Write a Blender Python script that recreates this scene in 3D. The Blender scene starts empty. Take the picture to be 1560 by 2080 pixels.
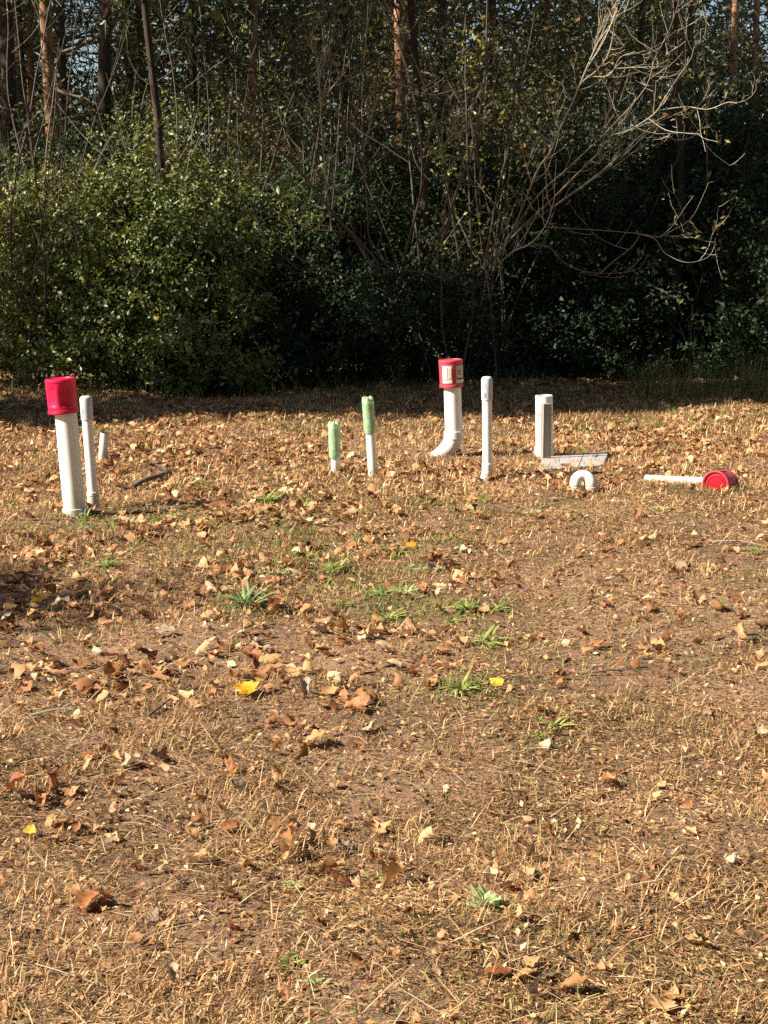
import bpy, math, random
import numpy as np
from mathutils import Vector, Matrix

R = np.random.default_rng(7)
random.seed(7)
SC = bpy.context.scene
COL = SC.collection
PI = math.pi

# ------------------------------------------------------------------ camera, sky, sun, exposure
F = 3125.0                                   # focal length in photo pixels
CAM_H = 1.5
PITCH = math.atan(580.0 / F)                 # eye line lies 580 photo px above the middle
cam_d = bpy.data.cameras.new("camera")
cam = bpy.data.objects.new("camera", cam_d)
COL.objects.link(cam)
cam.location = (0, 0, CAM_H)
cam.rotation_euler = (PI / 2 - PITCH, 0, 0)
cam_d.sensor_fit = 'VERTICAL'
cam_d.sensor_height = 24.0
cam_d.lens = 24.0 * F / 2080.0
cam_d.clip_start = 0.05
cam_d.clip_end = 1000
SC.camera = cam

SUN_EL = math.radians(39)
SUN_H = Vector((-0.962, -0.272))              # horizontal direction towards the sun
SUN_H.normalize()
sun_dir = Vector((SUN_H.x * math.cos(SUN_EL), SUN_H.y * math.cos(SUN_EL), math.sin(SUN_EL)))
world = bpy.data.worlds.new("World")
SC.world = world
world.use_nodes = True
wn = world.node_tree
bg = wn.nodes["Background"]
sky = wn.nodes.new("ShaderNodeTexSky")
sky.sky_type = 'NISHITA'
sky.sun_disc = False
sky.sun_elevation = SUN_EL
sky.sun_rotation = math.atan2(SUN_H.x, SUN_H.y)
sky.air_density = 1.0
sky.dust_density = 0.6
wn.links.new(sky.outputs[0], bg.inputs[0])
bg.inputs[1].default_value = 0.05
sun_l = bpy.data.lights.new("sun", 'SUN')
sun_l.energy = 5.0
sun_l.angle = math.radians(0.53)
sun_l.color = (1.0, 0.92, 0.80)
sun = bpy.data.objects.new("sun", sun_l)
COL.objects.link(sun)
sun.rotation_euler = sun_dir.to_track_quat('Z', 'Y').to_euler()
sun.location = (-20, -5, 20)
SC.view_settings.view_transform = 'Standard'
SC.view_settings.look = 'None'
SC.view_settings.exposure = 1.44
SC.view_settings.gamma = 1
SC.view_settings.use_curve_mapping = False
SC.cycles.max_bounces = 6
SC.cycles.diffuse_bounces = 2
SC.cycles.glossy_bounces = 2
SC.cycles.transmission_bounces = 4
SC.cycles.transparent_max_bounces = 8
SC.cycles.use_denoising = False
SC.cycles.caustics_reflective = False
SC.cycles.caustics_refractive = False

# ------------------------------------------------------------------ helpers
ca, sa = math.cos(PITCH), math.sin(PITCH)


def ray(px, py):
    a, b = px - 780.0, 1040.0 - py
    return np.array((a, F * ca + b * sa, -F * sa + b * ca))


def PY(px, py, Y):
    """point of the place at depth Y seen in direction px, py"""
    d = ray(px, py)
    return np.array((0, 0, CAM_H)) + d * (Y / d[1])


def PG(px, py):
    """point on the ground"""
    d = ray(px, py)
    z = 0.0
    for _ in range(6):
        p = np.array((0, 0, CAM_H)) + d * ((z - CAM_H) / d[2])
        z = 0.5 * z + 0.5 * float(gz(p[0], p[1]))
    p[2] = float(gz(p[0], p[1]))
    return p


def _h(i, j, seed):
    n = (i.astype(np.int64) * 374761393 + j.astype(np.int64) * 668265263 + seed * 982451653) & 0x7fffffff
    n = ((n ^ (n >> 13)) * 1274126177) & 0x7fffffff
    return ((n ^ (n >> 16)) & 0xffff) / 65535.0


def vn(x, y, s, seed=0):
    x = np.asarray(x, float) / s
    y = np.asarray(y, float) / s
    i, j = np.floor(x), np.floor(y)
    u, v = x - i, y - j
    u = u * u * (3 - 2 * u)
    v = v * v * (3 - 2 * v)
    return ((_h(i, j, seed) * (1 - u) + _h(i + 1, j, seed) * u) * (1 - v)
            + (_h(i, j + 1, seed) * (1 - u) + _h(i + 1, j + 1, seed) * u) * v)


def gz(x, y):
    x = np.asarray(x, float)
    y = np.asarray(y, float)
    near = np.clip((22 - np.abs(y)) / 6, 0, 1) * np.clip((14 - np.abs(x)) / 4, 0, 1)
    return near * ((vn(x, y, 1.3, 1) - 0.5) * 0.10 + (vn(x, y, 0.31, 2) - 0.5) * 0.045 + (vn(x, y, 0.09, 3) - 0.5) * 0.010)


def nrm(v):
    v = np.asarray(v, float)
    return v / np.maximum(np.linalg.norm(v, axis=-1, keepdims=True), 1e-9)


def link_mesh(name, me, mat=None, parent=None):
    o = bpy.data.objects.new(name, me)
    COL.objects.link(o)
    if mat is not None:
        me.materials.append(mat)
    if parent is not None:
        o.parent = parent
    return o


def root_of(parent):
    while parent.parent is not None:
        parent = parent.parent
    return np.array(parent.location)


def np_mesh(name, V, T, tint=None, mat=None, parent=None, smooth=False):
    """V: n x 3, T: m x k faces (all k-gons alike)"""
    V = np.asarray(V, np.float32)
    if parent is not None:
        V = V - root_of(parent).astype(np.float32)
    T = np.asarray(T, np.int32)
    m, k = T.shape
    me = bpy.data.meshes.new(name)
    me.vertices.add(len(V))
    me.vertices.foreach_set("co", V.ravel())
    me.loops.add(m * k)
    me.loops.foreach_set("vertex_index", T.ravel())
    me.polygons.add(m)
    me.polygons.foreach_set("loop_start", np.arange(0, m * k, k, dtype=np.int32))
    if smooth:
        me.polygons.foreach_set("use_smooth", np.ones(m, bool))
    if tint is not None:
        a = me.attributes.new("tint", 'FLOAT', 'POINT')
        a.data.foreach_set("value", np.asarray(tint, np.float32))
    me.update(calc_edges=True)
    return link_mesh(name, me, mat, parent)


def props(o, label=None, cat=None, group=None, kind=None):
    if label:
        o["label"] = label
    if cat:
        o["category"] = cat
    if group:
        o["group"] = group
    if kind:
        o["kind"] = kind
    return o


def thing(name, label, cat, loc, group=None):
    o = bpy.data.objects.new(name, None)
    o.empty_display_size = 0.1
    COL.objects.link(o)
    o.location = Vector([float(c) for c in loc])
    return props(o, label, cat, group)


class MB:
    def __init__(s):
        s.v, s.f, s.t, s.n = [], [], [], 0

    def add(s, V, faces, tint=0.5):
        V = np.asarray(V, float)
        s.v.append(V)
        s.f.extend([tuple(int(i) + s.n for i in f) for f in faces])
        s.t.append(np.full(len(V), tint) if np.isscalar(tint) else tint)
        s.n += len(V)

    def tube(s, pts, rad, sides=6, cap=True, tint=0.5):
        pts = np.asarray(pts, float)
        n = len(pts)
        rad = np.full(n, rad) if np.isscalar(rad) else np.asarray(rad, float)
        tan = nrm(np.gradient(pts, axis=0))
        ref = np.array((0, 0, 1.0)) if abs(tan[0][2]) < 0.9 else np.array((1.0, 0, 0))
        u = nrm(np.cross(tan[0], ref))
        ang = np.arange(sides) * 2 * PI / sides
        V = []
        for i in range(n):
            u = nrm(u - tan[i] * np.dot(u, tan[i]))
            w = np.cross(tan[i], u)
            V.append(pts[i] + rad[i] * (np.cos(ang)[:, None] * u + np.sin(ang)[:, None] * w))
        V = np.concatenate(V)
        fs = []
        for i in range(n - 1):
            for k in range(sides):
                a, b = i * sides + k, i * sides + (k + 1) % sides
                fs.append((a, b, b + sides, a + sides))
        if cap:
            fs.append(tuple(range(sides))[::-1])
            fs.append(tuple((n - 1) * sides + k for k in range(sides)))
        s.add(V, fs, tint)

    def lathe(s, prof, p0, axis, sides=32, mod=None, th0=None, th1=None, close=True):
        """prof: (radius, distance along the axis)"""
        axis = nrm(axis)
        ref = np.array((0, -1.0, 0)) if abs(axis[1]) < 0.9 else np.array((1.0, 0, 0))
        u = nrm(ref - axis * np.dot(ref, axis))
        w = np.cross(axis, u)
        full = th0 is None
        m = sides if full else sides + 1
        th = np.arange(m) * 2 * PI / sides if full else np.linspace(th0, th1, m)
        V = []
        for r, t in prof:
            rr, tt = np.full(m, float(r)), np.full(m, float(t))
            if mod:
                rr, tt = mod(rr, tt, th)
            V.append(p0 + tt[:, None] * axis + rr[:, None] * (np.cos(th)[:, None] * u + np.sin(th)[:, None] * w))
        V = np.concatenate(V)
        fs = []
        for i in range(len(prof) - 1):
            for k in range(m if full else m - 1):
                a, b = i * m + k, i * m + (k + 1) % m
                fs.append((a, b, b + m, a + m))
        s.add(V, fs)

    def box(s, c, sx, sy, sz, rz=0.0, tint=0.5):
        x, y, z = sx / 2, sy / 2, sz / 2
        V = np.array([(a * x, b * y, d * z) for d in (-1, 1) for b in (-1, 1) for a in (-1, 1)])
        cz, sz_ = math.cos(rz), math.sin(rz)
        V = np.stack((V[:, 0] * cz - V[:, 1] * sz_, V[:, 0] * sz_ + V[:, 1] * cz, V[:, 2]), 1) + np.asarray(c)
        s.add(V, [(0, 2, 3, 1), (4, 5, 7, 6), (0, 1, 5, 4), (2, 6, 7, 3), (0, 4, 6, 2), (1, 3, 7, 5)], tint)

    def build(s, name, mat, parent=None, smooth=True, angle=35):
        V = np.concatenate(s.v)
        if parent is not None:
            V = V - root_of(parent)
        me = bpy.data.meshes.new(name)
        me.from_pydata([tuple(v) for v in V.tolist()], [], s.f)
        a = me.attributes.new("tint", 'FLOAT', 'POINT')
        a.data.foreach_set("value", np.concatenate(s.t).astype(np.float32))
        if smooth:
            me.polygons.foreach_set("use_smooth", np.ones(len(me.polygons), bool))
            me.set_sharp_from_angle(angle=math.radians(angle))
        me.update()
        return link_mesh(name, me, mat, parent)


def spline(pts, n):
    """Catmull-Rom through pts, n samples"""
    pts = np.asarray(pts, float)
    if len(pts) == 2:
        return pts[0] + (pts[1] - pts[0]) * np.linspace(0, 1, n)[:, None]
    P = np.vstack((2 * pts[0] - pts[1], pts, 2 * pts[-1] - pts[-2]))
    out = []
    for t in np.linspace(0, len(pts) - 1 - 1e-6, n):
        i = int(t)
        u = t - i
        a, b, c, d = P[i:i + 4]
        out.append(0.5 * (2 * b + (c - a) * u + (2 * a - 5 * b + 4 * c - d) * u * u + (3 * b - a - 3 * c + d) * u ** 3))
    return np.array(out)


# ------------------------------------------------------------------ materials
def mat_base(name, rough=0.8, spec=0.3):
    m = bpy.data.materials.new(name)
    m.use_nodes = True
    b = m.node_tree.nodes["Principled BSDF"]
    b.inputs["Roughness"].default_value = rough
    b.inputs["Specular IOR Level"].default_value = spec
    return m, m.node_tree, b


def ramp(nt, stops, src=None):
    r = nt.nodes.new("ShaderNodeValToRGB")
    el = r.color_ramp.elements
    while len(el) > 1:
        el.remove(el[-1])
    el[0].position, el[0].color = stops[0][0], (*stops[0][1], 1)
    for p, c in stops[1:]:
        e = el.new(p)
        e.color = (*c, 1)
    if src is not None:
        nt.links.new(src, r.inputs[0])
    return r


def noise(nt, scale, detail=4, coord="Object", rough=0.6, stretch=None):
    tc = nt.nodes.new("ShaderNodeTexCoord")
    n = nt.nodes.new("ShaderNodeTexNoise")
    n.inputs["Scale"].default_value = scale
    n.inputs["Detail"].default_value = detail
    n.inputs["Roughness"].default_value = rough
    if stretch:
        mp = nt.nodes.new("ShaderNodeMapping")
        mp.inputs["Scale"].default_value = stretch
        nt.links.new(tc.outputs[coord], mp.inputs[0])
        nt.links.new(mp.outputs[0], n.inputs[0])
    else:
        nt.links.new(tc.outputs[coord], n.inputs[0])
    return n


def mix(nt, fac, a, b, mode='MIX'):
    m = nt.nodes.new("ShaderNodeMix")
    m.data_type = 'RGBA'
    m.blend_type = mode
    for val, sock in ((fac, m.inputs[0]), (a, m.inputs[6]), (b, m.inputs[7])):
        if hasattr(val, "is_output"):
            nt.links.new(val, sock)
        elif isinstance(val, (int, float)):
            sock.default_value = val
        else:
            sock.default_value = (*val, 1)
    return m.outputs[2]


def bump(nt, b, h, strength=0.3, dist=0.01):
    n = nt.nodes.new("ShaderNodeBump")
    n.inputs["Strength"].default_value = strength
    n.inputs["Distance"].default_value = dist
    nt.links.new(h, n.inputs["Height"])
    nt.links.new(n.outputs[0], b.inputs["Normal"])


def m_tint(name, stops, rough=0.7, spec=0.25, transl=0.0, obj_random=False, vein=False):
    m, nt, b = mat_base(name, rough, spec)
    if obj_random:
        src = nt.nodes.new("ShaderNodeObjectInfo").outputs["Random"]
    else:
        at = nt.nodes.new("ShaderNodeAttribute")
        at.attribute_name = "tint"
        src = at.outputs["Fac"]
    r = ramp(nt, stops, src)
    col = r.outputs[0]
    if vein:
        n = noise(nt, 60, 4)
        r2 = ramp(nt, [(0.38, (0.42, 0.34, 0.27)), (0.58, (1.12, 1.1, 1.05))], n.outputs[0])
        col = mix(nt, 0.8, col, r2.outputs[0], 'MULTIPLY')
        bump(nt, b, n.outputs[0], 0.5, 0.003)
    nt.links.new(col, b.inputs["Base Color"])
    if transl > 0:
        t = nt.nodes.new("ShaderNodeBsdfTranslucent")
        nt.links.new(col, t.inputs[0])
        ms = nt.nodes.new("ShaderNodeMixShader")
        ms.inputs[0].default_value = transl
        nt.links.new(b.outputs[0], ms.inputs[1])
        nt.links.new(t.outputs[0], ms.inputs[2])
        nt.links.new(ms.outputs[0], nt.nodes["Material Output"].inputs[0])
    return m


def m_soil():
    m, nt, b = mat_base("soil", 0.95, 0.1)
    n1 = noise(nt, 0.9, 5)
    n2 = noise(nt, 14, 6, rough=0.7)
    n3 = noise(nt, 90, 4, rough=0.7)
    r1 = ramp(nt, [(0.3, (0.15, 0.099, 0.064)), (0.5, (0.25, 0.164, 0.106)), (0.7, (0.35, 0.228, 0.148))], n1.outputs[0])
    r2 = ramp(nt, [(0.3, (0.5, 0.47, 0.45)), (0.65, (1.15, 1.1, 1.05))], n2.outputs[0])
    r3 = ramp(nt, [(0.32, (0.45, 0.43, 0.42)), (0.62, (1.25, 1.2, 1.15))], n3.outputs[0])
    c = mix(nt, 0.9, r1.outputs[0], r2.outputs[0], 'MULTIPLY')
    c = mix(nt, 0.9, c, r3.outputs[0], 'MULTIPLY')
    nt.links.new(c, b.inputs["Base Color"])
    bump(nt, b, n3.outputs[0], 0.9, 0.012)
    return m


def m_pvc(name, base=(0.80, 0.78, 0.72), dirt=(0.36, 0.31, 0.22), lo=0.56, hi=0.8, rough=0.38):
    m, nt, b = mat_base(name, rough, 0.45)
    n = noise(nt, 9, 6, stretch=(1, 1, 0.35), rough=0.65)
    n2 = noise(nt, 60, 3)
    f = ramp(nt, [(lo, (0, 0, 0)), (hi, (1, 1, 1))], n.outputs[0])
    c = mix(nt, f.outputs[0], base, dirt)
    # splashed soil that wears off upward from the ground
    tc = nt.nodes.new("ShaderNodeTexCoord")
    sx = nt.nodes.new("ShaderNodeSeparateXYZ")
    nt.links.new(tc.outputs["Object"], sx.inputs[0])
    ad = nt.nodes.new("ShaderNodeMath")
    ad.operation = 'MULTIPLY_ADD'
    nt.links.new(n2.outputs[0], ad.inputs[0])
    ad.inputs[1].default_value = 0.12
    nt.links.new(sx.outputs[2], ad.inputs[2])
    g = ramp(nt, [(0.06, (0.6, 0.6, 0.6)), (0.16, (0, 0, 0))], ad.outputs[0])
    c = mix(nt, g.outputs[0], c, (0.30, 0.24, 0.15))
    nt.links.new(c, b.inputs["Base Color"])
    bump(nt, b, n2.outputs[0], 0.06, 0.002)
    return m


def m_plain(name, col, rough=0.5, spec=0.4, var=0.25, scale=20, stretch=None, col2=None):
    m, nt, b = mat_base(name, rough, spec)
    n = noise(nt, scale, 5, stretch=stretch)
    c2 = col2 or tuple(c * (1 - var) for c in col)
    r = ramp(nt, [(0.35, c2), (0.65, col)], n.outputs[0])
    nt.links.new(r.outputs[0], b.inputs["Base Color"])
    bump(nt, b, n.outputs[0], 0.15, 0.004)
    return m


def m_red(name, col, rough, var, scale, tl=0.35):
    m = m_plain(name, col, rough, 0.5, var, scale)
    nt = m.node_tree
    b = nt.nodes["Principled BSDF"]
    t = nt.nodes.new("ShaderNodeBsdfTranslucent")
    t.inputs[0].default_value = (*col, 1)
    ms = nt.nodes.new("ShaderNodeMixShader")
    ms.inputs[0].default_value = tl
    nt.links.new(b.outputs[0], ms.inputs[1])
    nt.links.new(t.outputs[0], ms.inputs[2])
    nt.links.new(ms.outputs[0], nt.nodes["Material Output"].inputs[0])
    return m


def m_bottle():
    m = bpy.data.materials.new("green_bottle_plastic")
    m.use_nodes = True
    nt = m.node_tree
    nt.nodes.remove(nt.nodes["Principled BSDF"])
    tr = nt.nodes.new("ShaderNodeBsdfTransparent")
    tr.inputs[0].default_value = (0.80, 0.97, 0.78, 1)
    gl = nt.nodes.new("ShaderNodeBsdfGlossy")
    gl.inputs["Roughness"].default_value = 0.12
    df = nt.nodes.new("ShaderNodeBsdfDiffuse")
    df.inputs[0].default_value = (0.62, 0.92, 0.54, 1)
    fr = nt.nodes.new("ShaderNodeFresnel")
    fr.inputs[0].default_value = 1.5
    tl = nt.nodes.new("ShaderNodeBsdfTranslucent")
    tl.inputs[0].default_value = (0.62, 0.93, 0.53, 1)
    m0 = nt.nodes.new("ShaderNodeMixShader")
    m0.inputs[0].default_value = 0.35
    nt.links.new(df.outputs[0], m0.inputs[1])
    nt.links.new(tl.outputs[0], m0.inputs[2])
    m1 = nt.nodes.new("ShaderNodeMixShader")
    bn = noise(nt, 28, 3)
    br = ramp(nt, [(.35, (.4, .4, .4)), (.65, (.85, .85, .85))], bn.outputs[0])
    nt.links.new(br.outputs[0], m1.inputs[0])
    nt.links.new(tr.outputs[0], m1.inputs[1])
    nt.links.new(m0.outputs[0], m1.inputs[2])
    m2 = nt.nodes.new("ShaderNodeMixShader")
    nt.links.new(fr.outputs[0], m2.inputs[0])
    nt.links.new(m1.outputs[0], m2.inputs[1])
    nt.links.new(gl.outputs[0], m2.inputs[2])
    nt.links.new(m2.outputs[0], nt.nodes["Material Output"].inputs[0])
    return m


M = {}
M["soil"] = m_soil()
M["edge_grass"] = m_tint("edge_grass_blade", [(0.0, (0.06, 0.075, 0.02)), (0.5, (0.14, 0.14, 0.035)), (1.0, (0.32, 0.25, 0.10))], 0.6, 0.2, 0.25)
M["dry"] = m_tint("dry_grass_blade", [(0.0, (0.085, 0.07, 0.035)), (0.16, (0.17, 0.135, 0.065)), (0.32, (0.26, 0.138, 0.06)), (0.6, (0.44, 0.255, 0.112)),
                                      (0.85, (0.60, 0.39, 0.185)), (1.0, (0.74, 0.56, 0.32))], 0.7, 0.2, 0.2)
M["green_grass"] = m_tint("green_grass_blade", [(0.0, (0.07, 0.11, 0.025)), (0.6, (0.16, 0.20, 0.05)), (1.0, (0.34, 0.33, 0.10))], 0.6, 0.25, 0.3)
LEAF = [(0.0, (0.12, 0.045, 0.018)), (0.25, (0.27, 0.11, 0.04)), (0.5, (0.45, 0.235, 0.10)), (0.78, (0.56, 0.34, 0.165)), (1.0, (0.65, 0.47, 0.28))]
M["litter"] = m_tint("leaf_litter", LEAF, 0.6, 0.3, 0.2)
M["leaf_tan"] = m_tint("tan_leaf", [(0.0, (0.38, 0.19, 0.075)), (0.5, (0.54, 0.30, 0.125)), (1.0, (0.63, 0.40, 0.20))], 0.5, 0.35, 0.2, True, True)
M["leaf_russet"] = m_tint("russet_leaf", [(0.0, (0.22, 0.07, 0.025)), (0.5, (0.38, 0.15, 0.05)), (1.0, (0.48, 0.22, 0.08))], 0.5, 0.35, 0.2, True, True)
M["leaf_pale"] = m_tint("pale_leaf", [(0.0, (0.48, 0.35, 0.22)), (1.0, (0.60, 0.47, 0.32))], 0.55, 0.3, 0.15, True, True)
M["leaf_grey"] = m_tint("grey_leaf", [(0.0, (0.22, 0.145, 0.09)), (1.0, (0.40, 0.30, 0.22))], 0.6, 0.3, 0.1, True, True)
M["leaf_yellow"] = m_tint("yellow_leaf", [(0.0, (0.66, 0.36, 0.02)), (1.0, (0.76, 0.50, 0.05))], 0.5, 0.3, 0.25, True, True)
M["weed"] = m_tint("weed_leaf", [(0.0, (0.11, 0.18, 0.035)), (0.5, (0.22, 0.29, 0.06)), (1.0, (0.40, 0.40, 0.13))], 0.45, 0.35, 0.3)
M["plantain"] = m_tint("plantain_leaf", [(0.0, (0.13, 0.20, 0.07)), (1.0, (0.27, 0.33, 0.14))], 0.45, 0.4, 0.25)
M["pale_weed"] = m_tint("pale_weed_leaf", [(0.0, (0.32, 0.40, 0.16)), (1.0, (0.48, 0.54, 0.26))], 0.5, 0.35, 0.3)
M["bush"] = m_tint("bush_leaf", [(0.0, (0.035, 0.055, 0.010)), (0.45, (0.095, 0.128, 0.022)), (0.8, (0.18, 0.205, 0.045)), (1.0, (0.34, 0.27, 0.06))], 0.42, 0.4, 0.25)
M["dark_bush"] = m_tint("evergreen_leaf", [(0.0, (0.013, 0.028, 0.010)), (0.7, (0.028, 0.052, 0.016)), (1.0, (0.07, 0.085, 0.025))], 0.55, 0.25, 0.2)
M["olive"] = m_tint("autumn_leaf", [(0.0, (0.022, 0.03, 0.010)), (0.5, (0.07, 0.072, 0.022)), (0.8, (0.17, 0.14, 0.035)), (1.0, (0.36, 0.19, 0.05))], 0.5, 0.3, 0.35)
M["needle"] = m_tint("pine_needle", [(0.0, (0.025, 0.045, 0.015)), (0.7, (0.06, 0.08, 0.025)), (1.0, (0.15, 0.12, 0.04))], 0.55, 0.3, 0.15)
M["twig"] = m_tint("grey_twig", [(0.0, (0.055, 0.042, 0.03)), (0.5, (0.17, 0.135, 0.095)), (1.0, (0.50, 0.44, 0.34))], 0.7, 0.25)
M["bark_dark"] = m_plain("dark_bark", (0.075, 0.058, 0.045), 0.9, 0.15, 0.6, 14, (1, 1, 0.25))
M["bark_pine"] = m_plain("orange_pine_bark", (0.42, 0.24, 0.13), 0.9, 0.15, 0.6, 12, (1, 1, 0.3), (0.14, 0.075, 0.045))
M["bark_grey"] = m_plain("grey_brown_bark", (0.20, 0.155, 0.11), 0.85, 0.2, 0.5, 20, (1, 1, 0.3))
M["pvc"] = m_pvc("white_pipe_plastic", lo=.50, hi=.85)
M["pvc_dirty"] = m_pvc("weathered_pipe_plastic", (0.70, 0.67, 0.60), (0.30, 0.26, 0.19), 0.45, 0.75, 0.5)
M["pvc_cap"] = m_pvc("grey_white_cap_plastic", (0.50, 0.52, 0.53), (0.36, 0.37, 0.37), 0.5, 0.8, 0.5)
M["shade_in"] = m_plain("shaded_pipe_inside", (0.06, 0.05, 0.04), 0.9, 0.1)  # shade inside the open stub put into a dark colour
M["red"] = m_red("crimson_plastic", (0.78, 0.018, 0.085), 0.33, 0.1, 8, .25)
M["red_faded"] = m_red("faded_red_plastic", (0.66, 0.075, 0.105), 0.42, 0.22, 10, .2)
M["red_old"] = m_red("weathered_red_plastic", (0.58, 0.08, 0.09), 0.5, 0.3, 12, .4)
M["red_in"] = m_red("red_plastic_inside", (0.72, 0.008, 0.016), 0.4, 0.15, 8, .5)
M["red_deep"] = m_red("deep_red_plastic", (0.52, 0.006, 0.018), 0.3, 0.15, 8, .25)
M["bottle"] = m_bottle()
M["wood"] = m_plain("grey_weathered_wood", (0.36, 0.31, 0.265), 0.9, 0.15, 0.5, 16, (1, 1, 0.06))
M["board"] = m_plain("pale_weathered_board", (0.40, 0.37, 0.33), 0.9, 0.15, 0.35, 26)
M["label"] = m_plain("faded_paper_label", (0.74, 0.52, 0.47), 0.6, 0.3, 0.22, 40)
M["label_b"] = m_plain("pale_print_panel", (0.62, 0.50, 0.38), 0.6, 0.3, 0.2, 40)
M["ink"] = m_plain("dark_print", (0.06, 0.05, 0.06), 0.6, 0.3)
M["ink_grey"] = m_plain("faded_grey_print", (0.30, 0.34, 0.38), 0.6, 0.3)
M["ink_red"] = m_plain("red_print", (0.55, 0.05, 0.06), 0.6, 0.3)
M["ink_white"] = m_plain("white_print", (0.72, 0.68, 0.62), 0.6, 0.3)
M["wire"] = m_plain("rusty_wire", (0.09, 0.07, 0.05), 0.8, 0.3)
M["stick"] = m_plain("dark_stick_bark", (0.13, 0.105, 0.085), 0.9, 0.15, 0.5, 30)

# ------------------------------------------------------------------ ground
def axis(a, b, step, far):
    fine = np.arange(a, b + 1e-6, step)
    g = np.cumsum(step * 1.35 ** np.arange(1, 60))
    g = g[g < far]
    return np.concatenate((a - g[::-1], fine, b + g))


gx, gy = axis(-5.0, 5.0, 0.045, 160), axis(1.8, 16.0, 0.045, 220)
X, Y = np.meshgrid(gx, gy)
nx, ny = len(gx), len(gy)
V = np.stack((X.ravel(), Y.ravel(), gz(X.ravel(), Y.ravel())), 1)
i = np.arange((ny - 1) * nx).reshape(ny - 1, nx)[:, :-1].ravel()
ground = np_mesh("ground", V, np.stack((i, i + 1, i + nx + 1, i + nx), 1), None, M["soil"], smooth=True)
props(ground, kind="structure")


def in_view(x, y, m=0.35):
    return np.abs(x) < 0.25 * y * 1.06 + m


# ------------------------------------------------------------------ dead leaves (shape library)
def leaf_shape(kind, rng, ns=9, nu=5, curl=1.0):
    """a dry leaf about 1 long lying along +Y: grid of stations with a curled profile"""
    s = np.linspace(0, 1, ns)
    base = np.sin(PI * np.clip(s, 0, 1) ** 0.75) ** 0.8
    if kind == "oak":
        w = 0.33 * base * (0.72 + 0.45 * np.abs(np.sin(s * PI * 3.5 + 0.4)))
    elif kind == "lobed":
        w = 0.52 * base * (0.6 + 0.55 * np.abs(np.sin(s * PI * 2.5 + 0.9)))
    elif kind == "narrow":
        w = 0.15 * base
    else:
        w = 0.34 * base
    w = np.maximum(w * rng.uniform(0.72, 1.22, ns), 0.012)
    w[-1] = 0.01
    across = rng.choice([-1, 1]) * rng.uniform(.5, 2.3) * curl
    along = rng.choice([-1, 1]) * rng.uniform(.2, 1.2) * curl
    twist = rng.uniform(-0.8, 0.8) * curl
    ph = rng.uniform(0, 6.3)
    u = np.linspace(-1, 1, nu)
    V = []
    for k in range(ns):
        a = along * s[k]
        cy = (math.sin(a) / along) if abs(along) > 1e-3 else s[k]
        cz = ((1 - math.cos(a)) / along) if abs(along) > 1e-3 else 0
        up = np.array((0, -math.sin(a), math.cos(a)))
        kk = across * (0.35 + 0.9 * s[k])
        for q in u:
            d = q * w[k]
            b = d * kk * 1.6
            xx = math.sin(b) / (kk * 1.6) if abs(kk) > 1e-3 else d
            zz = (1 - math.cos(b)) / (kk * 1.6) if abs(kk) > 1e-3 else 0
            zz += abs(q) * 0.05 + rng.uniform(-0.035, 0.035) + 0.045 * math.sin(k * 2.3 + 2.5 * q + ph)
            t = twist * (s[k] - 0.3)
            lx, lz = xx * math.cos(t) - zz * math.sin(t), xx * math.sin(t) + zz * math.cos(t)
            V.append(np.array((lx + 0.03 * math.sin(5 * s[k]), cy + rng.uniform(-.035, .035) * abs(q), cz)) + up * lz)
    V = np.array(V)
    T = []
    for k in range(ns - 1):
        for q in range(nu - 1):
            a = k * nu + q
            T.append((a, a + 1, a + nu + 1))
            T.append((a, a + nu + 1, a + nu))
    n0 = len(V)
    m0 = V[nu // 2]
    st = np.array([m0 + (-.012, 0, 0), m0 + (.012, 0, 0), m0 + (0.05, -0.22, 0.03), m0 + (0.07, -0.22, 0.03)])
    T += [(n0, n0 + 1, n0 + 3), (n0, n0 + 3, n0 + 2)]
    V = np.vstack((V, st))
    V -= V.mean(0)
    return V, np.array(T)


KINDS = ["oak", "lobed", "ovate", "lobed", "ovate", "narrow"]
fine_leaves = {k: [] for k in ("oak", "lobed", "ovate", "narrow")}
for k in fine_leaves:
    for j in range(5):
        V, T = leaf_shape(k, R, 9, 5, (1.0, 1.0, 1.0, 1.7, .45)[j])
        me = np_mesh("fallen_leaf", V, T, smooth=True)
        fine_leaves[k].append(me.data)
        bpy.data.objects.remove(me)
low_leaves = [leaf_shape(KINDS[j % 6], R, 6, 3, 1.25) for j in range(20)]


def leaf_quads(P, nrmls, s, asp, fold, rg, spin=None):
    """folded rhombus leaves: 4 vertices, 2 triangles each"""
    n = len(P)
    nn = nrm(nrmls)
    a = nrm(np.cross(nn, rg.normal(0, 1, (n, 3))))
    b = np.cross(nn, a)
    s = s[:, None]
    w = s * asp / 2
    V = np.stack((P - a * s / 2, P + b * w + nn * w * fold - a * s * .06, P + a * s / 2, P - b * w + nn * w * fold - a * s * .06), 1).reshape(-1, 3)
    T = (np.array([(0, 1, 2), (0, 2, 3)])[None] + (np.arange(n) * 4)[:, None, None]).reshape(-1, 3)
    return V, T


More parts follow.
